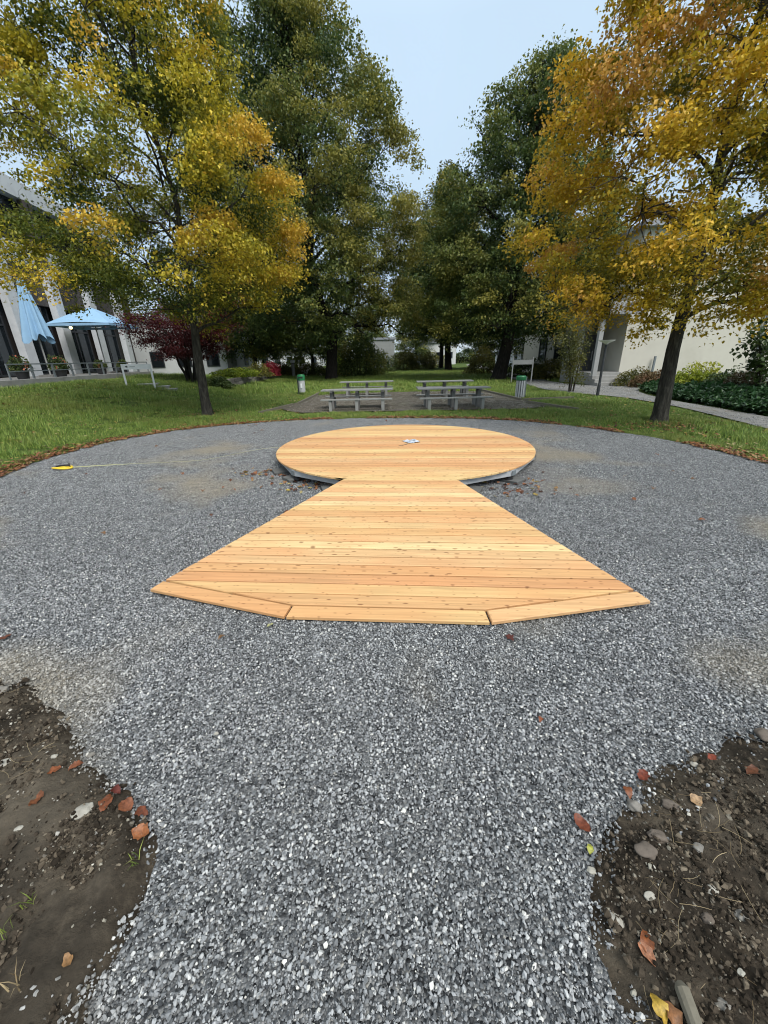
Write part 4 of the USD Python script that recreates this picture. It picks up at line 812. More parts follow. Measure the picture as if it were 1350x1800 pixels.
part('upper_band', bx(-8, 21, OFF + 0.34, OFF + 0.73, 7.16, 8.25, 0.02), 'fin_metal', lb)
part('roof_edge', bx(-8.2, 21.2, OFF + 0.05, OFF + 0.73, 10.5, 11.4, 0.03), 'fin_metal', lb)
for x in cols_x:
    c = part('column', bx(x, x + 0.72, OFF - 0.12, OFF + 0.27, TZ - 0.1, 7.15, 0.02), 'fin_metal', lb)
    part('column', bx(x + 0.02, x + 0.55, OFF - 0.05, OFF + 0.33, 7.16, 10.49, 0.02), 'spandrel', lb)
for a_, b_ in zip(cols_x[:-1], cols_x[1:]):
    m = (a_ + b_ + 0.72) / 2; w_ = (b_ - a_ - 0.72) / 2
    fr = cat(*[bx(m - w_ + 0.01, m - w_ + 0.09, OFF + 0.5, OFF + 0.6, TZ, 5.1), bx(m + w_ - 0.09, m + w_ - 0.01, OFF + 0.5, OFF + 0.6, TZ, 5.1), bx(m - 0.04, m + 0.04, OFF + 0.5, OFF + 0.6, TZ, 5.1), bx(m - w_ + 0.095, m + w_ - 0.095, OFF + 0.505, OFF + 0.595, 3.85, 3.95), bx(m - w_ + 0.095, m + w_ - 0.095, OFF + 0.505, OFF + 0.595, TZ, TZ + 0.1)])
    wn = part('window', fr, 'dark_metal', lb)
    part('pane', bx(m - w_ + 0.012, m + w_ - 0.012, OFF + 0.54, OFF + 0.56, TZ, 5.12), 'window_glass', wn)
    w2 = part('window', cat(bx(m - w_ + 0.02, m + w_ - 0.02, OFF + 0.5, OFF + 0.58, 8.27, 8.35), bx(m - 0.04, m + 0.04, OFF + 0.5, OFF + 0.58, 8.36, 10.48)), 'dark_metal', lb)
    part('pane', bx(m - w_ + 0.012, m + w_ - 0.012, OFF + 0.53, OFF + 0.55, 8.3, 10.48), 'window_glass', w2)
def umbrella_closed(x, y):
    t = thing('parasol', 'closed pale blue parasol hanging in folds on the terrace', 'parasol', loc3(x, y, TZ - 0.02), rot)
    part('pole', lathe([(0.035, 0), (0.035, 4.36), (0, 4.37)], 10), 'sign_grey', t)
    part('base', bx(-0.35, 0.35, -0.35, 0.35, 0, 0.1, 0.01), 'concrete_dark', t)
    n, m = 48, 14; an = np.arange(n) / n * 2 * PI; k = np.linspace(0, 1, m)
    r = (0.11 + 0.40 * k ** 0.9)[:, None] * (1 + (0.08 + 0.24 * k)[:, None] * np.sin(an * 8)[None]) * (1 + 0.1 * np.sin(an * 3 + 1))
    z = (4.4 - 2.65 * k)[:, None] + (0.14 * k ** 6)[:, None] * np.sin(an * 8 + 2)[None] + (0.1 * k ** 4)[:, None] * np.sin(an * 2)[None]
    V = np.stack([r * np.cos(an), r * np.sin(an), z], -1).reshape(-1, 3)
    F = np.array([f for i in range(m - 1) for q in range(n) for f in ((i * n + q, (i + 1) * n + q, (i + 1) * n + (q + 1) % n), (i * n + q, (i + 1) * n + (q + 1) % n, i * n + (q + 1) % n))])
    part('canopy', (V, F), 'blue_fabric', t, True); part('cap', lathe([(0.14, 4.36), (0.17, 4.4), (0, 4.46)], 14), 'sign_grey', t)
umbrella_closed(5.35, 1.6)
def umbrella_open(x, y):
    t = thing('parasol', 'open square pale blue parasol over the terrace', 'parasol', loc3(x, y, TZ - 0.02), rot)
    part('pole', lathe([(0.035, 0), (0.035, 3.74), (0, 3.76)], 10), 'sign_grey', t); part('base', bx(-0.35, 0.35, -0.35, 0.35, 0, 0.1, 0.01), 'concrete_dark', t)
    c = [(-1.75, -1.75), (1.75, -1.75), (1.75, 1.75), (-1.75, 1.75)]
    for k in range(4):
        a_, b_ = np.array(c[k]), np.array(c[(k + 1) % 4]); N = 8; V = []; F = []
        for i in range(N + 1):
            s_ = i / N
            for j in range(N + 1):
                u_ = j / N; e = a_ * (1 - u_) + b_ * u_; V.append((*(e * s_), 3.78 - 1.0 * s_ ** 1.15 + 0.07 * s_ * math.sin(PI * u_)))
        for i in range(N):
            for j in range(N): q = i * (N + 1) + j; F += [(q, q + N + 1, q + N + 2), (q, q + N + 2, q + 1)]
        part('canopy_panel', (np.array(V), np.array(F)), 'blue_fabric', t, True)
        part('valance', bar((*a_, 2.73), (*b_, 2.73), 0.01, 0.13), 'blue_fabric', t)
        part('rib', bar((0, 0, 3.7), (*(np.array(c[k]) * 0.98), 2.75), 0.025), 'sign_grey', t); part('strut', bar((0, 0, 2.5), (*(np.array(c[k]) * 0.5), 3.22), 0.02), 'sign_grey', t)
umbrella_open(11.0, 1.9)
ORD = ('leftmost grey steel railing panel in view on the terrace edge', 'second grey railing panel from the left on the terrace edge', 'third railing panel from the left, below the closed parasol', 'fourth railing panel from the left, right of the closed parasol pole', 'fifth railing panel from the left on the terrace edge', 'sixth railing panel from the left, under the open parasol edge', 'seventh railing panel from the left, under the open parasol', 'eighth railing panel from the left, left of the open parasol pole', 'last grey railing panel of the terrace, towards the white sign')
for x, lab in zip(np.arange(0.8, 12.6, 1.32), ORD):
    t = thing('terrace_railing', lab, 'railing', loc3(x, 0.12, TZ), rot, group='railing panels along the terrace')
    for q in (0, 1.26): part('post', bx(q, q + 0.045, -0.02, 0.025, -0.01, 0.62), 'rail_metal', t)
    part('rail', bx(0.047, 1.258, -0.02, 0.025, 0.57, 0.62), 'rail_metal', t); part('rail', bx(0.047, 1.258, -0.015, 0.02, 0.3, 0.335), 'rail_metal', t)

def shrub(name, label, loc, seed, rad, n, size, cols, bias=0.5, stems=5, cat_='shrub', mat='leaf', extra=None, group=None, bumpy=0.35, hollow=0.45, droop=0.3):
    rng = np.random.default_rng(seed); t = thing(name, label, cat_, loc, group=group); rad = np.asarray(rad, float)
    u = rng.normal(size=(n, 3)); u /= np.linalg.norm(u, axis=1, keepdims=True); u[:, 2] = np.abs(u[:, 2]) * 1.0 - 0.12 * rng.random(n)
    rr = (hollow + (1 - hollow) * rng.random(n) ** 0.5) * (1 - bumpy + 2 * bumpy * meshkit.noise(u * 2.3 + seed))
    P = u * rr[:, None] * rad + (0, 0, 0.04)
    P[:, 2] = np.maximum(P[:, 2], 0.03)
    V, F = leaves(P, size * rng.uniform(0.6, 1.3, n), rng, u * 0.6, droop=droop)
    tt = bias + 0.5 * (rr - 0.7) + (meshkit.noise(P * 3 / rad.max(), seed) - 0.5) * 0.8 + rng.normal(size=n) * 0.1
    w = []
    for k in range(stems):
        e = rng.normal(size=3) * 0.5 + (0, 0, 1); e /= np.linalg.norm(e); e = e * rad * 0.75; b = rng.normal(size=3) * rad * (0.12, 0.12, 0)
        w.append(tube(bez(b - (0, 0, 0.06), b + e * (0.25, 0.25, 0.6), b + e, np.linspace(0, 1, 6)), np.linspace(0.018, 0.006, 6) * max(1, rad[2]), 5, False))
    part('stems', cat(w), 'bark', t, True)
    part('foliage', (V, F), mat, t, kind='stuff', tint=np.repeat(palette(cols, tt), 4, 0))
    if extra:  # flower heads
        colr, m_, sz = extra; u = rng.normal(size=(m_, 3)); u /= np.linalg.norm(u, axis=1, keepdims=True); u[:, 2] = np.abs(u[:, 2])
        P = u * rad * (0.85 + 0.15 * rng.random((m_, 1))); pk = 7
        Q = np.repeat(P, pk, 0) + rng.normal(size=(m_ * pk, 3)) * sz * 0.3
        V, F = leaves(Q, sz * 0.6, rng, np.repeat(u, pk, 0), aspect=0.9); part('flowers', (V, F), 'leaf', t, kind='stuff', tint=np.repeat(palette(colr, rng.random(len(Q))), 4, 0))
    return t
GREEN = [(0.02, 0.04, 0.012), (0.045, 0.075, 0.02), (0.08, 0.11, 0.028), (0.13, 0.15, 0.04)]
OLIVE = [(0.035, 0.045, 0.014), (0.08, 0.088, 0.022), (0.15, 0.14, 0.03), (0.24, 0.2, 0.04)]
LIME = [(0.07, 0.11, 0.015), (0.16, 0.22, 0.02), (0.28, 0.32, 0.03), (0.38, 0.38, 0.05)]
RED = [(0.05, 0.011, 0.012), (0.105, 0.018, 0.018), (0.2, 0.028, 0.027), (0.34, 0.045, 0.04)]
SALMON = [(0.6, 0.18, 0.1), (0.75, 0.32, 0.2)]
for i, (x, lab) in enumerate(((2.1, 'dark tub of salmon flowers at the left end of the terrace railing'), (4.55, 'dark tub of salmon flowers beside the closed parasol'), (8.0, 'dark tub of flowers under the open parasol'), (10.4, 'dark flower tub behind the white sign'))):
    q = loc3(x, 0.55, TZ - 0.015); t = thing('flower_tub', lab, 'flower tub', q)
    part('tub', lathe([(0, 0), (0.2, 0), (0.26, 0.3), (0.28, 0.36), (0.23, 0.36), (0, 0.32)], 16), 'pot_dark', t, 30)
    g = shrub('flower_plant', ('bushy plant with salmon blooms in the leftmost terrace tub', 'plant with salmon blooms in the tub beside the closed parasol', 'small flowering plant in the tub under the open parasol', 'small green plant in the tub behind the white sign')[i], (q[0], q[1], q[2] + 0.33), 300 + i, (0.42, 0.42, 0.62) if i < 2 else (0.34, 0.34, 0.42), 700, 0.09, GREEN, 0.5, 4, 'plant', extra=(SALMON, 9 if i < 2 else 4, 0.12))
lt = thing('wall_lamp', 'small lit lantern under the open parasol', 'lamp', loc3(10.4, 3.0, 3.95)); 
usdkit.material(stage, LK + 'lantern_glow', {'e': ('emission', {'color': (1.0, 0.82, 0.35), 'strength': 1.6})}, [], surface='e.emission')
part('glass', moved(trimesh.creation.icosphere(2, 0.09), (0, 0, 0)), 'lantern_glow', lt, True); part('cord', bar((0, 0, 0.09), (0, 0, 0.6), 0.012), 'dark_metal', lt)

# stone slabs on the ground by the sign
for (px, py, w_), lab in (((262, 676, 0.9), 'flat grey stepping slab behind the white sign'), ((283, 680, 0.8), 'flat grey stepping slab at the right post of the white sign'), ((298, 685, 0.7), 'flat grey stepping slab nearest the autumn tree')):
    q = G(px, py); single('stepping_slab', moved(bx(-w_ / 2, w_ / 2, -0.35, 0.35, -0.06, 0.06, 0.01), (q[0], q[1], q[2]), 0.3), 'concrete', lab, 'slab')

# red maple with several stems
q = G(338, 672)
def red_maple(loc):
    rng = np.random.default_rng(64); t = thing('red_maple', 'low spreading dark red maple with several stems before the terrace', 'tree', loc, scale=1.22)
    C = []
    for k in range(7):
        az = k * 2.4 + 0.4; d = np.array([math.cos(az), math.sin(az), 0]); L = rng.uniform(1.6, 2.5)
        p0 = d * 0.16; p2 = d * L + (0, 0, rng.uniform(2.6, 4.2)); p1 = d * 0.35 + (0, 0, 1.9)
        kk = np.linspace(0, 1, 9); B = bez(p0 - (0, 0, 0.1), p1, p2, kk) + np.concatenate([np.zeros((2, 3)), rng.normal(size=(7, 3)) * 0.05]); w = [tube(B, 0.075 * (1 - 0.85 * kk), 7)]
        for j in range(12):
            s_ = 0.4 + 0.6 * j / 11; o = np.array([np.interp(s_, kk, B[:, i]) for i in range(3)]); dr = rng.normal(size=3) * (1, 1, 0.25) + d * 0.5; dr /= np.linalg.norm(dr); l = rng.uniform(0.5, 1.2)
            Q = o + np.linspace(0, 1, 4)[:, None] * dr * l; w.append(tube(Q, [0.022, 0.016, 0.01, 0.005], 5, False))
            for s2 in (0.3, 0.6, 0.9, 1.1): C.append(o + dr * l * s2 + rng.normal(size=3) * 0.08)
        part('stem', cat(w), 'bark_dark', t, True)
    C = np.array(C); n = 30000; pk = rng.integers(0, len(C), n); P = C[pk] + rng.normal(size=(n, 3)) * (0.22, 0.22, 0.10); P = P[P[:, 2] > 1.0]
    V, F = leaves(P, 0.085 * rng.uniform(0.6, 1.3, len(P)), rng, flat=0.75)
    part('crown', (V, F), 'leaf', t, kind='stuff', tint=np.repeat(palette(RED, 0.35 + 0.1 * (P[:, 2] - 3) + (meshkit.noise(P * 1.3, 5) - 0.5) * 0.9), 4, 0))
red_maple(tuple(q))

# planters and beds beyond the left lawn
def stone_wall(label, a_, b_, hgt, seed, z0):
    rng = np.random.default_rng(seed); a_, b_ = np.asarray(a_, float), np.asarray(b_, float); L = np.linalg.norm(b_ - a_); az = math.atan2(*(b_ - a_)[::-1])
    t = thing('dry_stone_wall', label, 'wall', (a_[0], a_[1], z0), az)
    rows = 3; hh = hgt / rows
    for r in range(rows):
        x = -0.2 * (r % 2)
        while x < L:
            l = rng.uniform(0.45, 1.0); m = bx(max(x, 0) + 0.012, min(x + l, L) - 0.012, rng.uniform(-0.05, 0.02), 0.42, r * hh + 0.006 - (0.15 if r == 0 else 0), (r + 1) * hh - 0.006, 0.02)
            if min(x + l, L) - max(x, 0) > 0.1: part('stone', m, 'dry_stone', t, tint=np.full((len(m[0]), 3), rng.random()))
            x += l
wa, wb, wc = np.array([-9.4, 24.6]), np.array([-9.6, 31.5]), np.array([-10.6, 43.0])
stone_wall('low dark dry stone wall holding the nearer flower bed', wa, wb, 0.62, 91, 0.2)
stone_wall('low dark dry stone wall holding the further flower bed', wb + (0.02, 0.5), wc, 0.6, 92, 0.15)
hd = [(383, 672, (0.9, 0.7, 0.55), GREEN, 'dark green bush behind the trunk of the yellow tree', 0.35), (412, 664, (1.6, 0.9, 0.62), LIME, 'bright green clipped bush above the stone wall', 0.25), (452, 655, (1.1, 1.0, 0.9), OLIVE, 'feathery green bush between the clipped bush and the red one', 0.4),
      (478, 652, (0.85, 0.9, 1.15), [(0.18, 0.012, 0.02), (0.36, 0.03, 0.05), (0.5, 0.08, 0.09)], 'crimson bush at the end of the stone wall', 0.5)]
for i, (px, py, r_, c_, lab, bi) in enumerate(hd):
    dist = (24.5, 28.5, 32.5, 36.5)[i]; q = D(px, py, dist); shrub('bush', lab, (q[0], q[1], float(ground_h(q[0], q[1])) + (0.35 if i else 0.0)), 400 + i, r_, 3200, 0.11, c_, bi)
for i, (px, dist, r_, c_, lab, ex) in enumerate(((500, 45, (1.5, 1.2, 1.5), OLIVE, 'olive shrub to the right of the crimson bush', None), (545, 47, (2.3, 1.3, 1.3), OLIVE, 'wide shrub with white flower heads left of the big lime trunk', ([(0.6, 0.55, 0.5), (0.75, 0.7, 0.66)], 40, 0.3)), (523, 50, (1.4, 1.2, 2.3), LIME, 'yellow-green shrub rising behind the bollard light', None))):
    q = D(px, 650, dist); shrub('bush', lab, (q[0], q[1], 0.1), 420 + i, r_, 3600, 0.16, c_, 0.4, extra=ex)

# shrubs under the limes and by the path
for px, py, dist, r_, c_, lab, n_, sz, bi in (
    (632, 655, 46, (3.0, 2.4, 4.4), DEEP, 'large dark rhododendron right of the left lime trunk', 9000, 0.2, 0.55),
    (712, 645, 62, (2.2, 1.8, 3.4), OLIVE, 'yellowing bush on the far lawn between the limes', 4500, 0.2, 0.5),
    (745, 645, 64, (2.0, 1.8, 3.0), OLIVE, 'thin olive bush left of the far tree trunk', 3000, 0.2, 0.35),
    (590, 645, 60, (1.6, 1.6, 3.6), LIME, 'yellow-green bush seen beside the left lime trunk', 3200, 0.2, 0.3),
    (845, 655, 42, (1.7, 1.4, 2.5), OLIVE, 'loose yellow-green bush left of the right lime trunk', 4200, 0.16, 0.6),
    (668, 648, 56, (2.2, 1.6, 2.6), GREEN, 'round green bush in front of the grey building', 3600, 0.18, 0.45),
    (762, 646, 80, (2.6, 1.8, 3.0), OLIVE, 'olive bush before the white gabled house', 3000, 0.24, 0.45),
    (965, 668, 33, (1.7, 1.2, 1.5), OLIVE, 'olive bush right of the grey frame sign', 3600, 0.13, 0.5),
    (925, 655, 38, (2.0, 1.0, 1.6), GREEN, 'green bush behind the grey frame sign', 3200, 0.15, 0.4)):
    q = D(px, py, dist); shrub('bush', lab, (q[0], q[1], float(ground_h(q[0], q[1]))), int(px), r_, n_, sz, c_, bi)
# tall multi-stem shrub by the path
q = G(1004, 688); rng = np.random.default_rng(88)
t = thing('slender_shrub', 'tall thin many-stemmed shrub with sparse leaves beside the path', 'shrub', (q[0], q[1], 0)); C = []
for k in range(9):
    az = rng.random() * 6.28; d = np.array([math.cos(az), math.sin(az), 0]); h_ = rng.uniform(2.2, 4.4); kk = np.linspace(0, 1, 8)
    B = bez(d * 0.12 - (0, 0, 0.1), d * 0.25 + (0, 0, h_ * 0.6), d * rng.uniform(0.4, 1.0) + (0, 0, h_), kk); part('stem', tube(B, 0.028 * (1 - 0.8 * kk), 6), 'bark', t, True)
    for s_ in np.linspace(0.25, 1, 16):
        o = np.array([np.interp(s_, kk, B[:, i]) for i in range(3)]); C.append(o + rng.normal(size=3) * 0.28)
C = np.array(C); pk = rng.integers(0, len(C), 5200); P = C[pk] + rng.normal(size=(5200, 3)) * 0.15
V, F = leaves(P, 0.09 * rng.uniform(0.6, 1.3, 5200), rng); part('foliage', (V, F), 'leaf', t, kind='stuff', tint=np.repeat(palette(OLIVE, 0.45 + (meshkit.noise(P * 1.5) - 0.5) * 0.9 + 0.0 * P[:, 2]), 4, 0))

# right: bed along the cream wall
ROSE = [(0.05, 0.04, 0.018), (0.10, 0.075, 0.03), (0.17, 0.11, 0.05), (0.25, 0.13, 0.08)]
for px, dist, r_, c_, lab, n_, sz, bi, g in (
    (1112, 24.2, (1.2, 0.8, 0.95), OLIVE, 'olive bush next to the entrance steps', 2600, 0.1, 0.45, 0),
    (1145, 23.0, (1.3, 0.9, 1.0), ROSE, 'brownish hydrangea bush left of the golden tree trunk', 2800, 0.11, 0.5, 0),
    (1218, 18.6, (1.25, 0.9, 1.25), LIME, 'bright lime-green bush right of the golden tree trunk', 3600, 0.12, 0.65, 0),
    (1268, 17.4, (1.1, 0.9, 1.1), GREEN, 'dark green bush right of the lime-green bush', 3000, 0.11, 0.25, 0),
    (1304, 16.2, (1.0, 0.9, 1.1), [(0.03, 0.03, 0.012), (0.06, 0.05, 0.02), (0.09, 0.06, 0.03)], 'dark brown-green bush below the tall plants', 2800, 0.11, 0.5, 0)):
    q = D(px, 690, dist); shrub('bush', lab, (q[0], q[1], 0.0), int(px), r_, n_, sz, c_, bi)
q = D(1338, 690, 15.2); rng = np.random.default_rng(99)
t = thing('tall_shrub', 'tall leafy shrub on pale stems at the right edge before the wall', 'shrub', (q[0], q[1], 0)); C = []; O = []
for k in range(8):
    az = rng.random() * 6.28; d = np.array([math.cos(az), math.sin(az), 0]); h_ = rng.uniform(1.7, 2.9) + (0.7 if k < 3 else 0); kk = np.linspace(0, 1, 8)
    B = bez(d * 0.2 - (0, 0, 0.1), d * 0.3 + (-0.1, 0, h_ * 0.6), d * rng.uniform(0.5, 1.0) + (-0.35, 0, h_), kk); part('stem', tube(B, 0.03 * (1 - 0.85 * kk), 6), 'bark', t, True)
    for s_ in np.linspace(0.4, 1, 12):
        o = np.array([np.interp(s_, kk, B[:, i]) for i in range(3)]); C += [o + rng.normal(size=3) * (0.22 if s_ < 0.8 else 0.1)]
C = np.array(C); pk = rng.integers(0, len(C), 1500); P = C[pk] + rng.normal(size=(1500, 3)) * 0.13
V, F = leaves(P, 0.17 * rng.uniform(0.6, 1.3, 1500), rng, flat=0.8); part('foliage', (V, F), 'leaf_glossy', t, kind='stuff', tint=np.repeat(palette(GREEN, 0.35 + (meshkit.noise(P * 1.5) - 0.5) * 0.9), 4, 0))
# dark ground cover between path and bushes
gc = Polygon([(11.3, 8.0), (14.5, 8), (17.6, 22.5), (15.9, 23.4), (13.6, 20.9), (12.35, 17.1), (12.05, 14.4), (11.75, 11.4)])
rng = np.random.default_rng(123); pts = scatter(gc, 55, rng); pts = pts[in_view(pts, 1.4)]; n = len(pts)
protos, tints = [], []
for k in range(4):
    m = 60; P = rng.normal(size=(m, 3)) * (0.11, 0.11, 0.05) + (0, 0, 0.18); V, F = leaves(P, 0.13 * rng.uniform(0.6, 1.3, m), rng, flat=0.85); protos.append((V, F)); tints.append(np.repeat(palette([(0.012, 0.035, 0.012), (0.025, 0.065, 0.02), (0.05, 0.11, 0.035)], rng.random(m)), 4, 0))
edge = shapely.distance(shapely.points(pts), gc.exterior)
instancer('ground_cover', protos, 'leaf_glossy', np.column_stack([pts, 0.0 + 0.25 * S(edge / 1.2) + rng.normal(size=n) * 0.03 - 0.05]), rng.random(n) * 6.28, rng.uniform(0.8, 1.3, n), rng.integers(0, 4, n), 'low dark green leafy ground cover beside the right path', 'ground cover', tints=tints, proto_name='leaves')
struct('planting_bed', sheet(gc.buffer(0.02), 0.03), 'soil')

# ------------------------------------------------------------ right building
rb = thing('cream_building', 'plain cream rendered building with an entrance porch on the right', 'building', (0, 0, 0))
part('wall', bx(15.1, 34, 26, 44, -0.1, 8.35), 'cream_render', rb)
part('roof_edge', bx(14.8, 34.4, 25.6, 44.4, 8.352, 8.62, 0.02), 'roof_grey', rb)
part('plinth', bx(15.06, 34, 25.95, 25.997, -0.1, 0.55), 'grey_render', rb)
part('porch_roof', bx(12.75, 15.05, 24.6, 29.5, 3.95, 4.55, 0.02), 'grey_render', rb)
part('porch_fascia', cat(bx(12.70, 12.747, 24.55, 29.55, 3.9, 4.12), bx(12.70, 12.747, 24.55, 29.55, 4.2, 4.4), bx(12.75, 15.05, 24.55, 24.597, 3.9, 4.4)), 'roof_grey', rb)
part('porch_wall', bx(12.9, 13.15, 27.2, 29.4, 0, 3.94), 'grey_render', rb); part('pillar', bx(12.9, 13.15, 24.9, 25.15, 0.55, 3.94, 0.01), 'grey_render', rb)
dr = part('door', bx(13.5, 14.9, 28.6, 28.68, 0.6, 3.0), 'dark_metal', rb); part('handle', bx(14.5, 14.53, 28.55, 28.6, 1.4, 2.0), 'bin_steel', dr)
part('porch_floor', bx(13.16, 15.05, 26.0, 29.3, 0.0, 0.72), 'concrete', rb)
for k_ in range(4): part('step', bx(13.1, 15.04, 24.55 + 0.36 * k_, 24.55 + 0.36 * (k_ + 1) - 0.003, 0.0, 0.18 * (k_ + 1) - (0.004 if k_ == 3 else 0), 0.01), 'concrete', rb)
for (y_, z_) in ((31, 1.3), (34.5, 1.3), (38, 1.3), (31, 4.9), (34.5, 4.9), (38, 4.9)):
    wn = part('window', cat(bx(15.0, 15.097, y_, y_ + 0.1, z_, z_ + 1.9), bx(15.0, 15.097, y_ + 1.5, y_ + 1.6, z_, z_ + 1.9), bx(15.0, 15.097, y_ + 0.102, y_ + 1.498, z_, z_ + 0.1), bx(15.0, 15.097, y_ + 0.102, y_ + 1.498, z_ + 1.8, z_ + 1.9)), 'dark_metal', rb)
    part('pane', bx(15.04, 15.08, y_ + 0.1, y_ + 1.5, z_ + 0.1, z_ + 1.8), 'window_glass', wn)
q = D(1352, 560, 25.7); part('downpipe', tube([(q[0], 25.86, 0), (q[0], 25.86, 8.3)], 0.07, 10), 'rail_metal', rb, True)
q = D(1147, 650, 25.8); part('post', bx(q[0] - 0.05, q[0] + 0.05, 25.75, 25.85, 0, 1.6), 'rail_metal', rb)

def far_building(name, label, x0, x1, y0, y1, h_, mat, roofm, rows, side='front', gable=0.0, wcol='dark_metal', z0=0.0):
    b = thing(name, label, 'building', ((x0 + x1) / 2, y0, z0)); w, dd = (x1 - x0) / 2, y1 - y0
    part('wall', bx(-w, w, 0, dd, -0.3, h_), mat, b)
    if gable: part('roof', (np.array([(-w - .3, -.3, h_ + .003), (w + .3, -.3, h_ + .003), (w + .3, dd + .3, h_ + .003), (-w - .3, dd + .3, h_ + .003), (-w * .0, -.3, h_ + gable), (0, dd + .3, h_ + gable)]), np.array([(0, 1, 4), (1, 2, 5), (1, 5, 4), (2, 3, 5), (3, 0, 4), (3, 4, 5)])), roofm, b)
    else: part('roof', bx(-w - 0.2, w + 0.2, -0.2, dd + 0.2, h_ + .003, h_ + 0.4), roofm, b)
    for z_ in rows:
        n = max(1, int(2 * w / 2.6))
        for k in range(n):
            cx = -w + (k + 0.5) * 2 * w / n
            f_ = part('window', bx(cx - 0.65, cx + 0.65, -0.06, -0.003, z_, z_ + 1.5), wcol, b); part('pane', bx(cx - 0.55, cx + 0.55, -0.08, -0.062, z_ + 0.1, z_ + 1.4), 'window_glass', f_)
        m = max(1, int(dd / 3))
        for k in range(m):
            cy = (k + 0.5) * dd / m
            for sg in (-1, 1):
                X_ = sg * w; f_ = part('window', bx(min(X_, X_ + sg * .06) + (.003 if sg > 0 else 0), max(X_, X_ + sg * .06) - (.003 if sg < 0 else 0), cy - 0.65, cy + 0.65, z_, z_ + 1.5), wcol, b)
    return b
q = D(905, 640, 62); far_building('white_building', 'pale building with dark windows behind the right lime', 21.0, 34, 50, 76, 7.5, 'white_render', 'roof_grey', (1.2, 4.4))
q = D(770, 630, 105); far_building('gable_house', 'small white gabled house at the end of the path', q[0] - 4.5, q[0] + 4.5, 105, 117, 5.0, 'white_render', 'roof_grey', (1.4,), gable=3.2)
q = D(683, 625, 84); far_building('grey_building', 'grey windowless building beyond the far bushes', q[0] - 3.0, q[0] + 1.2, 84, 92, 5.2, 'grey_render', 'roof_grey', ())
q = D(498, 630, 92); far_building('dark_roof_house', 'house with a dark roof behind the flower beds on the left', q[0] - 8, q[0] + 8, 92, 104, 3.0, 'white_render', 'roof_dark', (1.0,), gable=5.5)
q = D(372, 640, 42); far_building('annex_building', 'white annex with grey canopy beyond the red maple', q[0] - 9.5, q[0] + 1.6, 42, 50, 5.2, 'white_render', 'roof_grey', (1.0,), z0=0.4)
pk = D(503, 640, 70); ps = thing('parking_sign', 'white square traffic sign with a black symbol beyond the flower bed', 'sign', (pk[0], pk[1], 0))
part('pole', lathe([(0.05, 0), (0.05, 5.0), (0, 5.0)], 8), 'rail_metal', ps); part('plate', bx(-0.75, 0.75, -0.07, -0.052, 3.2, 5.3, 0.004), 'white_paint', ps)
part('symbol', moved((np.array([(-0.5, 0, -0.4), (0.5, 0, -0.4), (0, 0, 0.6)]), np.array([(0, 1, 2)])), (0, -0.074, 4.2)), 'print_dark', ps)

rng = np.random.default_rng(61)
for (x0_, x1_, y_, h_), lab in (((-70, -18, 112, 3.2), 'long dark hedge closing the lawn at the far left'), ((-16, 44, 124, 3.0), 'long dark hedge closing the lawn at the far end')):
    t = thing('hedge', lab, 'hedge', ((x0_ + x1_) / 2, y_, 0)); w_ = (x1_ - x0_) / 2; n_ = 14000
    P = np.column_stack([rng.uniform(-w_, w_, n_), rng.uniform(-0.9, 0.9, n_), rng.uniform(0, h_, n_)]); P[:, 2] *= 0.75 + 0.4 * meshkit.noise(np.column_stack([P[:, 0] * 0.35, 0 * P[:, 0], 0 * P[:, 0]]), 3)
    V, F = leaves(P, 0.42 * rng.uniform(0.6, 1.3, n_), rng); part('foliage', (V, F), 'leaf', t, kind='stuff', tint=np.repeat(palette(DEEP, 0.35 + rng.normal(size=n_) * 0.2), 4, 0)); part('branches', bx(-w_, w_, -0.25, 0.25, -0.2, h_ * 0.55), 'bark_dark', t)
# trees closing the view in the distance
rngb = np.random.default_rng(505)
bt_ = tree('background_tree', 'small dark tree behind the annex on the left', (-17, 60, 0.3), 71, 11, 0.22, [(1.5, 2.8), (3, 4.0), (6, 4.2), (9, 2.6), (11, 0.5)], 1.8, 18, 34000, 0.2, DEEP, 0.46, bark_='bark_dark', sigma=0.6, limb_parts=False, rc=1.0, nclump=150)
BG = [((-13.0, 43, 0.2), 1.15, 'dark tree left of the big lime, above the crimson bush'), ((-8.5, 52, 0.1), 1.1, 'dark tree left of the big lime, above the white flowers'), ((17.2, 58, 0), 1.2, 'dark tree between the far trunk and the right lime'), ((-26, 66, 0.3), 1.15, 'dark tree far left beyond the red maple'), ((-3, 100, 0), 1.2, 'far tree seen left of the grey building'), ((9, 105, 0), 1.3, 'far tree seen right of the grey building'),
      ((26, 110, 0), 1.2, 'far tree behind the gabled house'), ((20.5, 46, 0), 0.95, 'dark tree before the pale building on the right'), ((36, 82, 0), 1.4, 'far tree behind the pale building on the right'), ((-40, 98, 0), 1.4, 'far tree behind the dark-roofed house, left side'), ((-14, 118, 0), 1.3, 'far tree behind the dark-roofed house, right side'), ((-55, 84, 0), 1.4, 'furthest left distant tree beyond the annex')]
for loc, sc_, lab in BG: dup(bt_, loc, rngb.random() * 6, lab, scale=sc_)

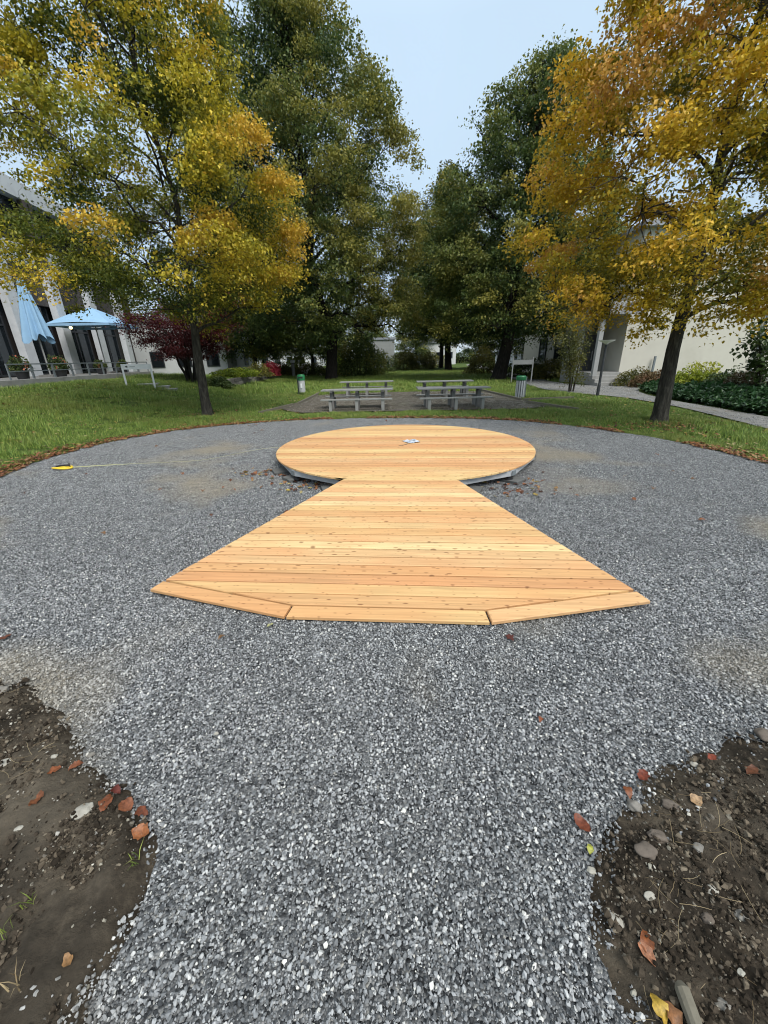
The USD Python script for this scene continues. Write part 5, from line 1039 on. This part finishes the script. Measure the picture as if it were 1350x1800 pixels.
# ------------------------------------------------------------ fallen leaves
rng = np.random.default_rng(31)
def leaf_mesh(rng, L, curl=0.5):
    """One curled dead leaf, about 24 triangles."""
    k = np.linspace(0, 1, 9); w = L * 0.34 * np.sin(PI * np.clip(k * 0.93 + 0.05, 0, 1)) ** 0.8 * rng.uniform(0.72, 1.22, 9)
    c = rng.uniform(-curl, curl); ce = rng.uniform(0.1, curl)
    mid = np.column_stack([k * L - L / 2, 0.1 * L * rng.normal() * (k - .5) ** 2, c * L * 1.6 * (k - 0.5) ** 2])
    lt_ = mid + np.column_stack([0 * k, w, w * ce + rng.normal(size=9) * 0.05 * L]); rt = mid + np.column_stack([0 * k, -w, w * ce * rng.uniform(0.3, 1.4) + rng.normal(size=9) * 0.05 * L])
    V = np.concatenate([lt_, mid, rt]); i = np.arange(8)
    V[:, 2] -= V[:, 2].min() - 0.002
    F = np.concatenate([np.stack([i, i + 9, i + 10, i + 1], 1), np.stack([i + 9, i + 18, i + 19, i + 10], 1)])
    return V, F
BROWN = [(0.10, 0.035, 0.018), (0.19, 0.07, 0.03), (0.28, 0.11, 0.045), (0.33, 0.2, 0.08)]
YELL = [(0.30, 0.22, 0.06), (0.45, 0.34, 0.08), (0.5, 0.42, 0.2)]
protos, tints = [], []
for k in range(6):
    m = leaf_mesh(rng, 0.075, 0.7); protos.append(m); tints.append(np.tile(palette(BROWN, np.array([k / 5.0])), (len(m[0]), 1)))
for k in range(3):
    m = leaf_mesh(rng, 0.08, 0.4); protos.append(m); tints.append(np.tile(palette(YELL, np.array([k / 2.0])), (len(m[0]), 1)))
gl = gravel_poly.exterior; L = gl.length
s_ = rng.random(9000) * L; q = np.array([gl.interpolate(float(v)).coords[0] for v in s_]); cen = np.array([0, 7.3]); o = (q - cen) / np.linalg.norm(q - cen, axis=1, keepdims=True)
pts = q + o * (np.abs(rng.normal(size=(9000, 1))) * 0.22 - 0.04); kp = (pts[:, 1] > 3.2) & (meshkit.noise(np.column_stack([pts * 0.9, 0 * s_]), 2) > 0.33); pts = pts[kp]; pts = pts[in_view(pts)]
dg = np.vstack([deckpt(*c) + rng.normal(size=(45, 2)) * (0.28, 0.2) for c in ((-2.35, 6.35), (-1.5, 5.7), (1.7, 5.6))]); pts = np.vstack([pts, dg])
tl_ = np.column_stack([rng.normal(-6.2, 1.0, 500), rng.normal(14.0, 0.8, 500)]); tl_ = np.vstack([tl_, np.column_stack([rng.normal(7.6, 0.8, 260), rng.normal(10.6, 0.8, 260)])]); tl_ = tl_[~shapely.contains_xy(hard.buffer(0.05), tl_[:, 0], tl_[:, 1])]; pts = np.vstack([pts, tl_])
lw = scatter(lawn.intersection(sbox(-16, 3, 14, 26)), 7.0, rng); gv = scatter(gravel_poly.intersection(sbox(-7, 2.6, 7, 13)), 0.5, rng)
_dm = np.array([not Point(*((np.array([[math.cos(DY), math.sin(DY)], [-math.sin(DY), math.cos(DY)]]) @ (g_ - np.array(dloc[:2]))))).within(unary_union([disc.buffer(0.05), ramp.buffer(0.03)])) for g_ in gv]); gv = gv[_dm]
n1, n2, n3 = len(pts), len(lw), len(gv)
zz = np.concatenate([np.maximum(ground_z(pts[:, 0], pts[:, 1]) + 0.03, 0.012) , ground_z(lw[:, 0], lw[:, 1]) + 0.05, np.full(n3, 0.014)])
al = np.vstack([pts, lw, gv]); n = len(al)
idx = np.concatenate([np.where(rng.random(n1) < 0.86, rng.integers(0, 6, n1), rng.integers(6, 9, n1)), np.where(rng.random(n2) < 0.25, rng.integers(0, 6, n2), rng.integers(6, 9, n2)), rng.integers(0, 6, n3)])
instancer('leaf_litter', protos, 'dead_leaf', np.column_stack([al, zz]), rng.random(n) * 6.28, rng.uniform(0.6, 1.25, n), idx, 'fallen brown and yellow leaves along the gravel edge and lawn', 'leaves', tilt=(rng.random(n) * 6.28, rng.normal(size=n) * 0.3), tints=tints, proto_name='leaf')

def zfore(x, y):
    return max(zsoil(x, y) if soil_zone.contains(Point(x, y)) else 0.012, 0.012)
RUST = [(0.16, 0.05, 0.02), (0.30, 0.10, 0.035)]
for px, py, L_, col, lab in (
    (205, 1392, 0.09, (0.15, 0.03, 0.018), 'dark red curled leaf nearest the pale flat stone on the left soil'), (188, 1413, 0.12, (0.24, 0.08, 0.03), 'rust leaf just behind the pale flat stone'), (222, 1418, 0.12, (0.27, 0.10, 0.045), 'rust leaf at the soil edge right of the pale flat stone'),
    (250, 1432, 0.10, (0.2, 0.06, 0.025), 'brown leaf on the gravel border above the curled orange leaf'), (250, 1468, 0.13, (0.40, 0.16, 0.06), 'curled orange-brown leaf at the gravel edge on the left'), (96, 1356, 0.09, (0.3, 0.1, 0.035), 'small orange leaf at the top of the left soil'),
    (135, 1350, 0.10, (0.26, 0.09, 0.035), 'rust leaf on the gravel corner of the left soil'), (66, 1408, 0.10, (0.24, 0.09, 0.035), 'long rust leaf in the middle of the left soil'), (120, 1690, 0.07, (0.38, 0.22, 0.09), 'small tan leaf low on the left soil'),
    (1135, 1658, 0.10, (0.30, 0.10, 0.03), 'rust leaf above the round pink-brown leaf'), (1136, 1680, 0.095, (0.52, 0.25, 0.14), 'round pink-brown leaf at the right gravel edge'), (1155, 1776, 0.10, (0.62, 0.44, 0.07), 'bright yellow leaf at the bottom right'), (1180, 1788, 0.10, (0.35, 0.17, 0.07), 'tan leaf beside the bright yellow leaf'),
    (1102, 1396, 0.09, (0.28, 0.1, 0.04), 'curled rust leaf beside the round grey cobble'), (1130, 1365, 0.11, (0.25, 0.06, 0.03), 'long red-brown leaf at the top of the right soil'), (1022, 1450, 0.12, (0.22, 0.06, 0.025), 'red-brown leaf on the gravel edge above the yellow-green leaf'), (1036, 1495, 0.06, (0.45, 0.5, 0.08), 'small yellow-green leaf on the right gravel edge'),
    (1222, 1410, 0.1, (0.48, 0.33, 0.18), 'pale tan leaf in the middle of the right soil'), (1250, 1333, 0.08, (0.3, 0.07, 0.035), 'small red leaf high on the right soil'), (1318, 1362, 0.12, (0.16, 0.06, 0.025), 'dark brown leaf at the right edge of the soil'),
    (896, 1123, 0.11, (0.13, 0.035, 0.025), 'dark maroon leaf lying on the gravel right of the ramp front'), (475, 1101, 0.09, (0.52, 0.55, 0.28), 'pale green leaf on the gravel before the ramp'), (390, 1122, 0.08, (0.25, 0.15, 0.07), 'brown leaf on the gravel left of the ramp front'), (182, 938, 0.12, (0.36, 0.2, 0.09), 'tan leaf alone on the gravel far left'),
    (950, 1267, 0.06, (0.32, 0.11, 0.05), 'tiny rust leaf on the open gravel at the right'), (12, 1122, 0.12, (0.17, 0.06, 0.03), 'brown leaf at the left picture edge')):
    q = G(px, py); z_ = zfore(q[0], q[1]); q = G(px, py, z_); z_ = zfore(q[0], q[1])
    m = moved(leaf_mesh(rng, L_ * 0.62, 0.8), (0, 0, 0), rng.random() * 6.28); t = single('fallen_leaf', (m[0] + (q[0], q[1], z_ + 0.004), m[1]), 'dead_leaf', lab, 'leaf', smooth=True, tint=np.tile(np.array(col) * (0.72, 0.66, 0.62), (len(m[0]), 1)))

for px, py, lab in ((48, 1592, 'small green grass tuft in the middle of the left soil'), (14, 1640, 'tiny pale grass tuft at the left picture edge'), (238, 1515, 'thin grass blades at the gravel edge of the left soil'), (30, 1735, 'dry yellow grass tuft low on the left soil')):
    q = G(px, py); z_ = zfore(q[0], q[1]); q = G(px, py, z_); m = tuft(rng, 9, 0.02, 0.03, 0.075, 0.0035); single('grass_tuft', (m[0] + (q[0], q[1], zfore(q[0], q[1]) - 0.003), m[1]), 'grass_blade' if 'dry' not in lab else 'straw', lab, 'grass', tint=m[2])
# stones one can tell apart
for px, py, r_, mt, fl, lab in (
    (145, 1425, 0.055, 'pebble_pale', 0.42, 'large pale flat stone on the left soil'), (4, 1216, 0.05, 'pebble_grey', 0.75, 'grey round cobble at the left picture edge'), (8, 1341, 0.04, 'pebble_pale', 0.4, 'pale flat pebble at the left edge of the soil'), (96, 1331, 0.02, 'pebble_pale', 0.5, 'small pale pebble on the upper left soil'), (34, 1457, 0.022, 'pebble_pale', 0.35, 'thin pale pebble left of the large flat stone'),
    (160, 1327, 0.026, 'pebble_grey', 0.4, 'blue-grey flat stone at the gravel corner on the left'), (1115, 1418, 0.04, 'pebble_grey', 0.7, 'round grey cobble on the right soil'), (1178, 1416, 0.042, 'pebble_brown', 0.7, 'reddish brown cobble right of the round grey cobble'), (1155, 1474, 0.05, 'pebble_brown', 0.55, 'brown cobble half buried in the right soil'),
    (1132, 1500, 0.055, 'pebble_brown', 0.5, 'broad dark cobble nearest the gravel on the right soil'), (1227, 1494, 0.028, 'pebble_grey', 0.6, 'oval grey pebble in the middle of the right soil'), (1248, 1565, 0.03, 'pebble_pale', 0.65, 'cream egg-shaped pebble on the right soil'), (1142, 1573, 0.028, 'pebble_pale', 0.5, 'white pointed pebble on the right soil'),
    (1081, 1618, 0.035, 'pebble_pale', 0.5, 'tan flat stone at the gravel edge on the right'), (1302, 1612, 0.03, 'pebble_grey', 0.7, 'olive-grey round pebble near the right edge'), (1242, 1616, 0.028, 'pebble_brown', 0.75, 'dark round pebble below the egg-shaped pebble'), (1270, 1768, 0.03, 'pebble_grey', 0.6, 'grey speckled pebble at the bottom right'),
    (1220, 1344, 0.026, 'pebble_pale', 0.6, 'white angular pebble high on the right soil'), (1040, 1531, 0.022, 'pebble_pale', 0.5, 'cream pebble below the yellow-green leaf'), (1303, 1710, 0.016, 'pebble_pale', 0.5, 'small yellowish pebble low on the right soil'), (380, 1290, 0.018, 'pebble_pale', 0.6, 'white pebble on the gravel left of the middle'), (1346, 1296, 0.06, 'pebble_brown', 0.6, 'dark stone at the right picture edge')):
    q = G(px, py); z_ = zfore(q[0], q[1]); q = G(px, py, z_); z_ = zfore(q[0], q[1])
    m = moved(stone(rng, r_ * 0.72, fl, 0, 3), (0, 0, 0), rng.uniform(-0.6, 0.6)); single('stone', (m[0] + (q[0], q[1], z_ + r_ * fl * (0.3 if r_ > 0.045 else 0.16)), m[1]), mt, lab, 'stone', smooth=True)
# stake end at the lower right
q0, q1 = G(1198, 1735, 0.06), G(1240, 1850, 0.05)
single('wooden_stake', tube([q0 + (0, 0, -0.005), q0 * 0.97 + q1 * 0.03, q0 * 0.4 + q1 * 0.6, q1], [0.017, 0.021, 0.02, 0.021], 10), 'edging_timber', 'grey weathered stick lying in the soil at the bottom right', 'stick', smooth=30)
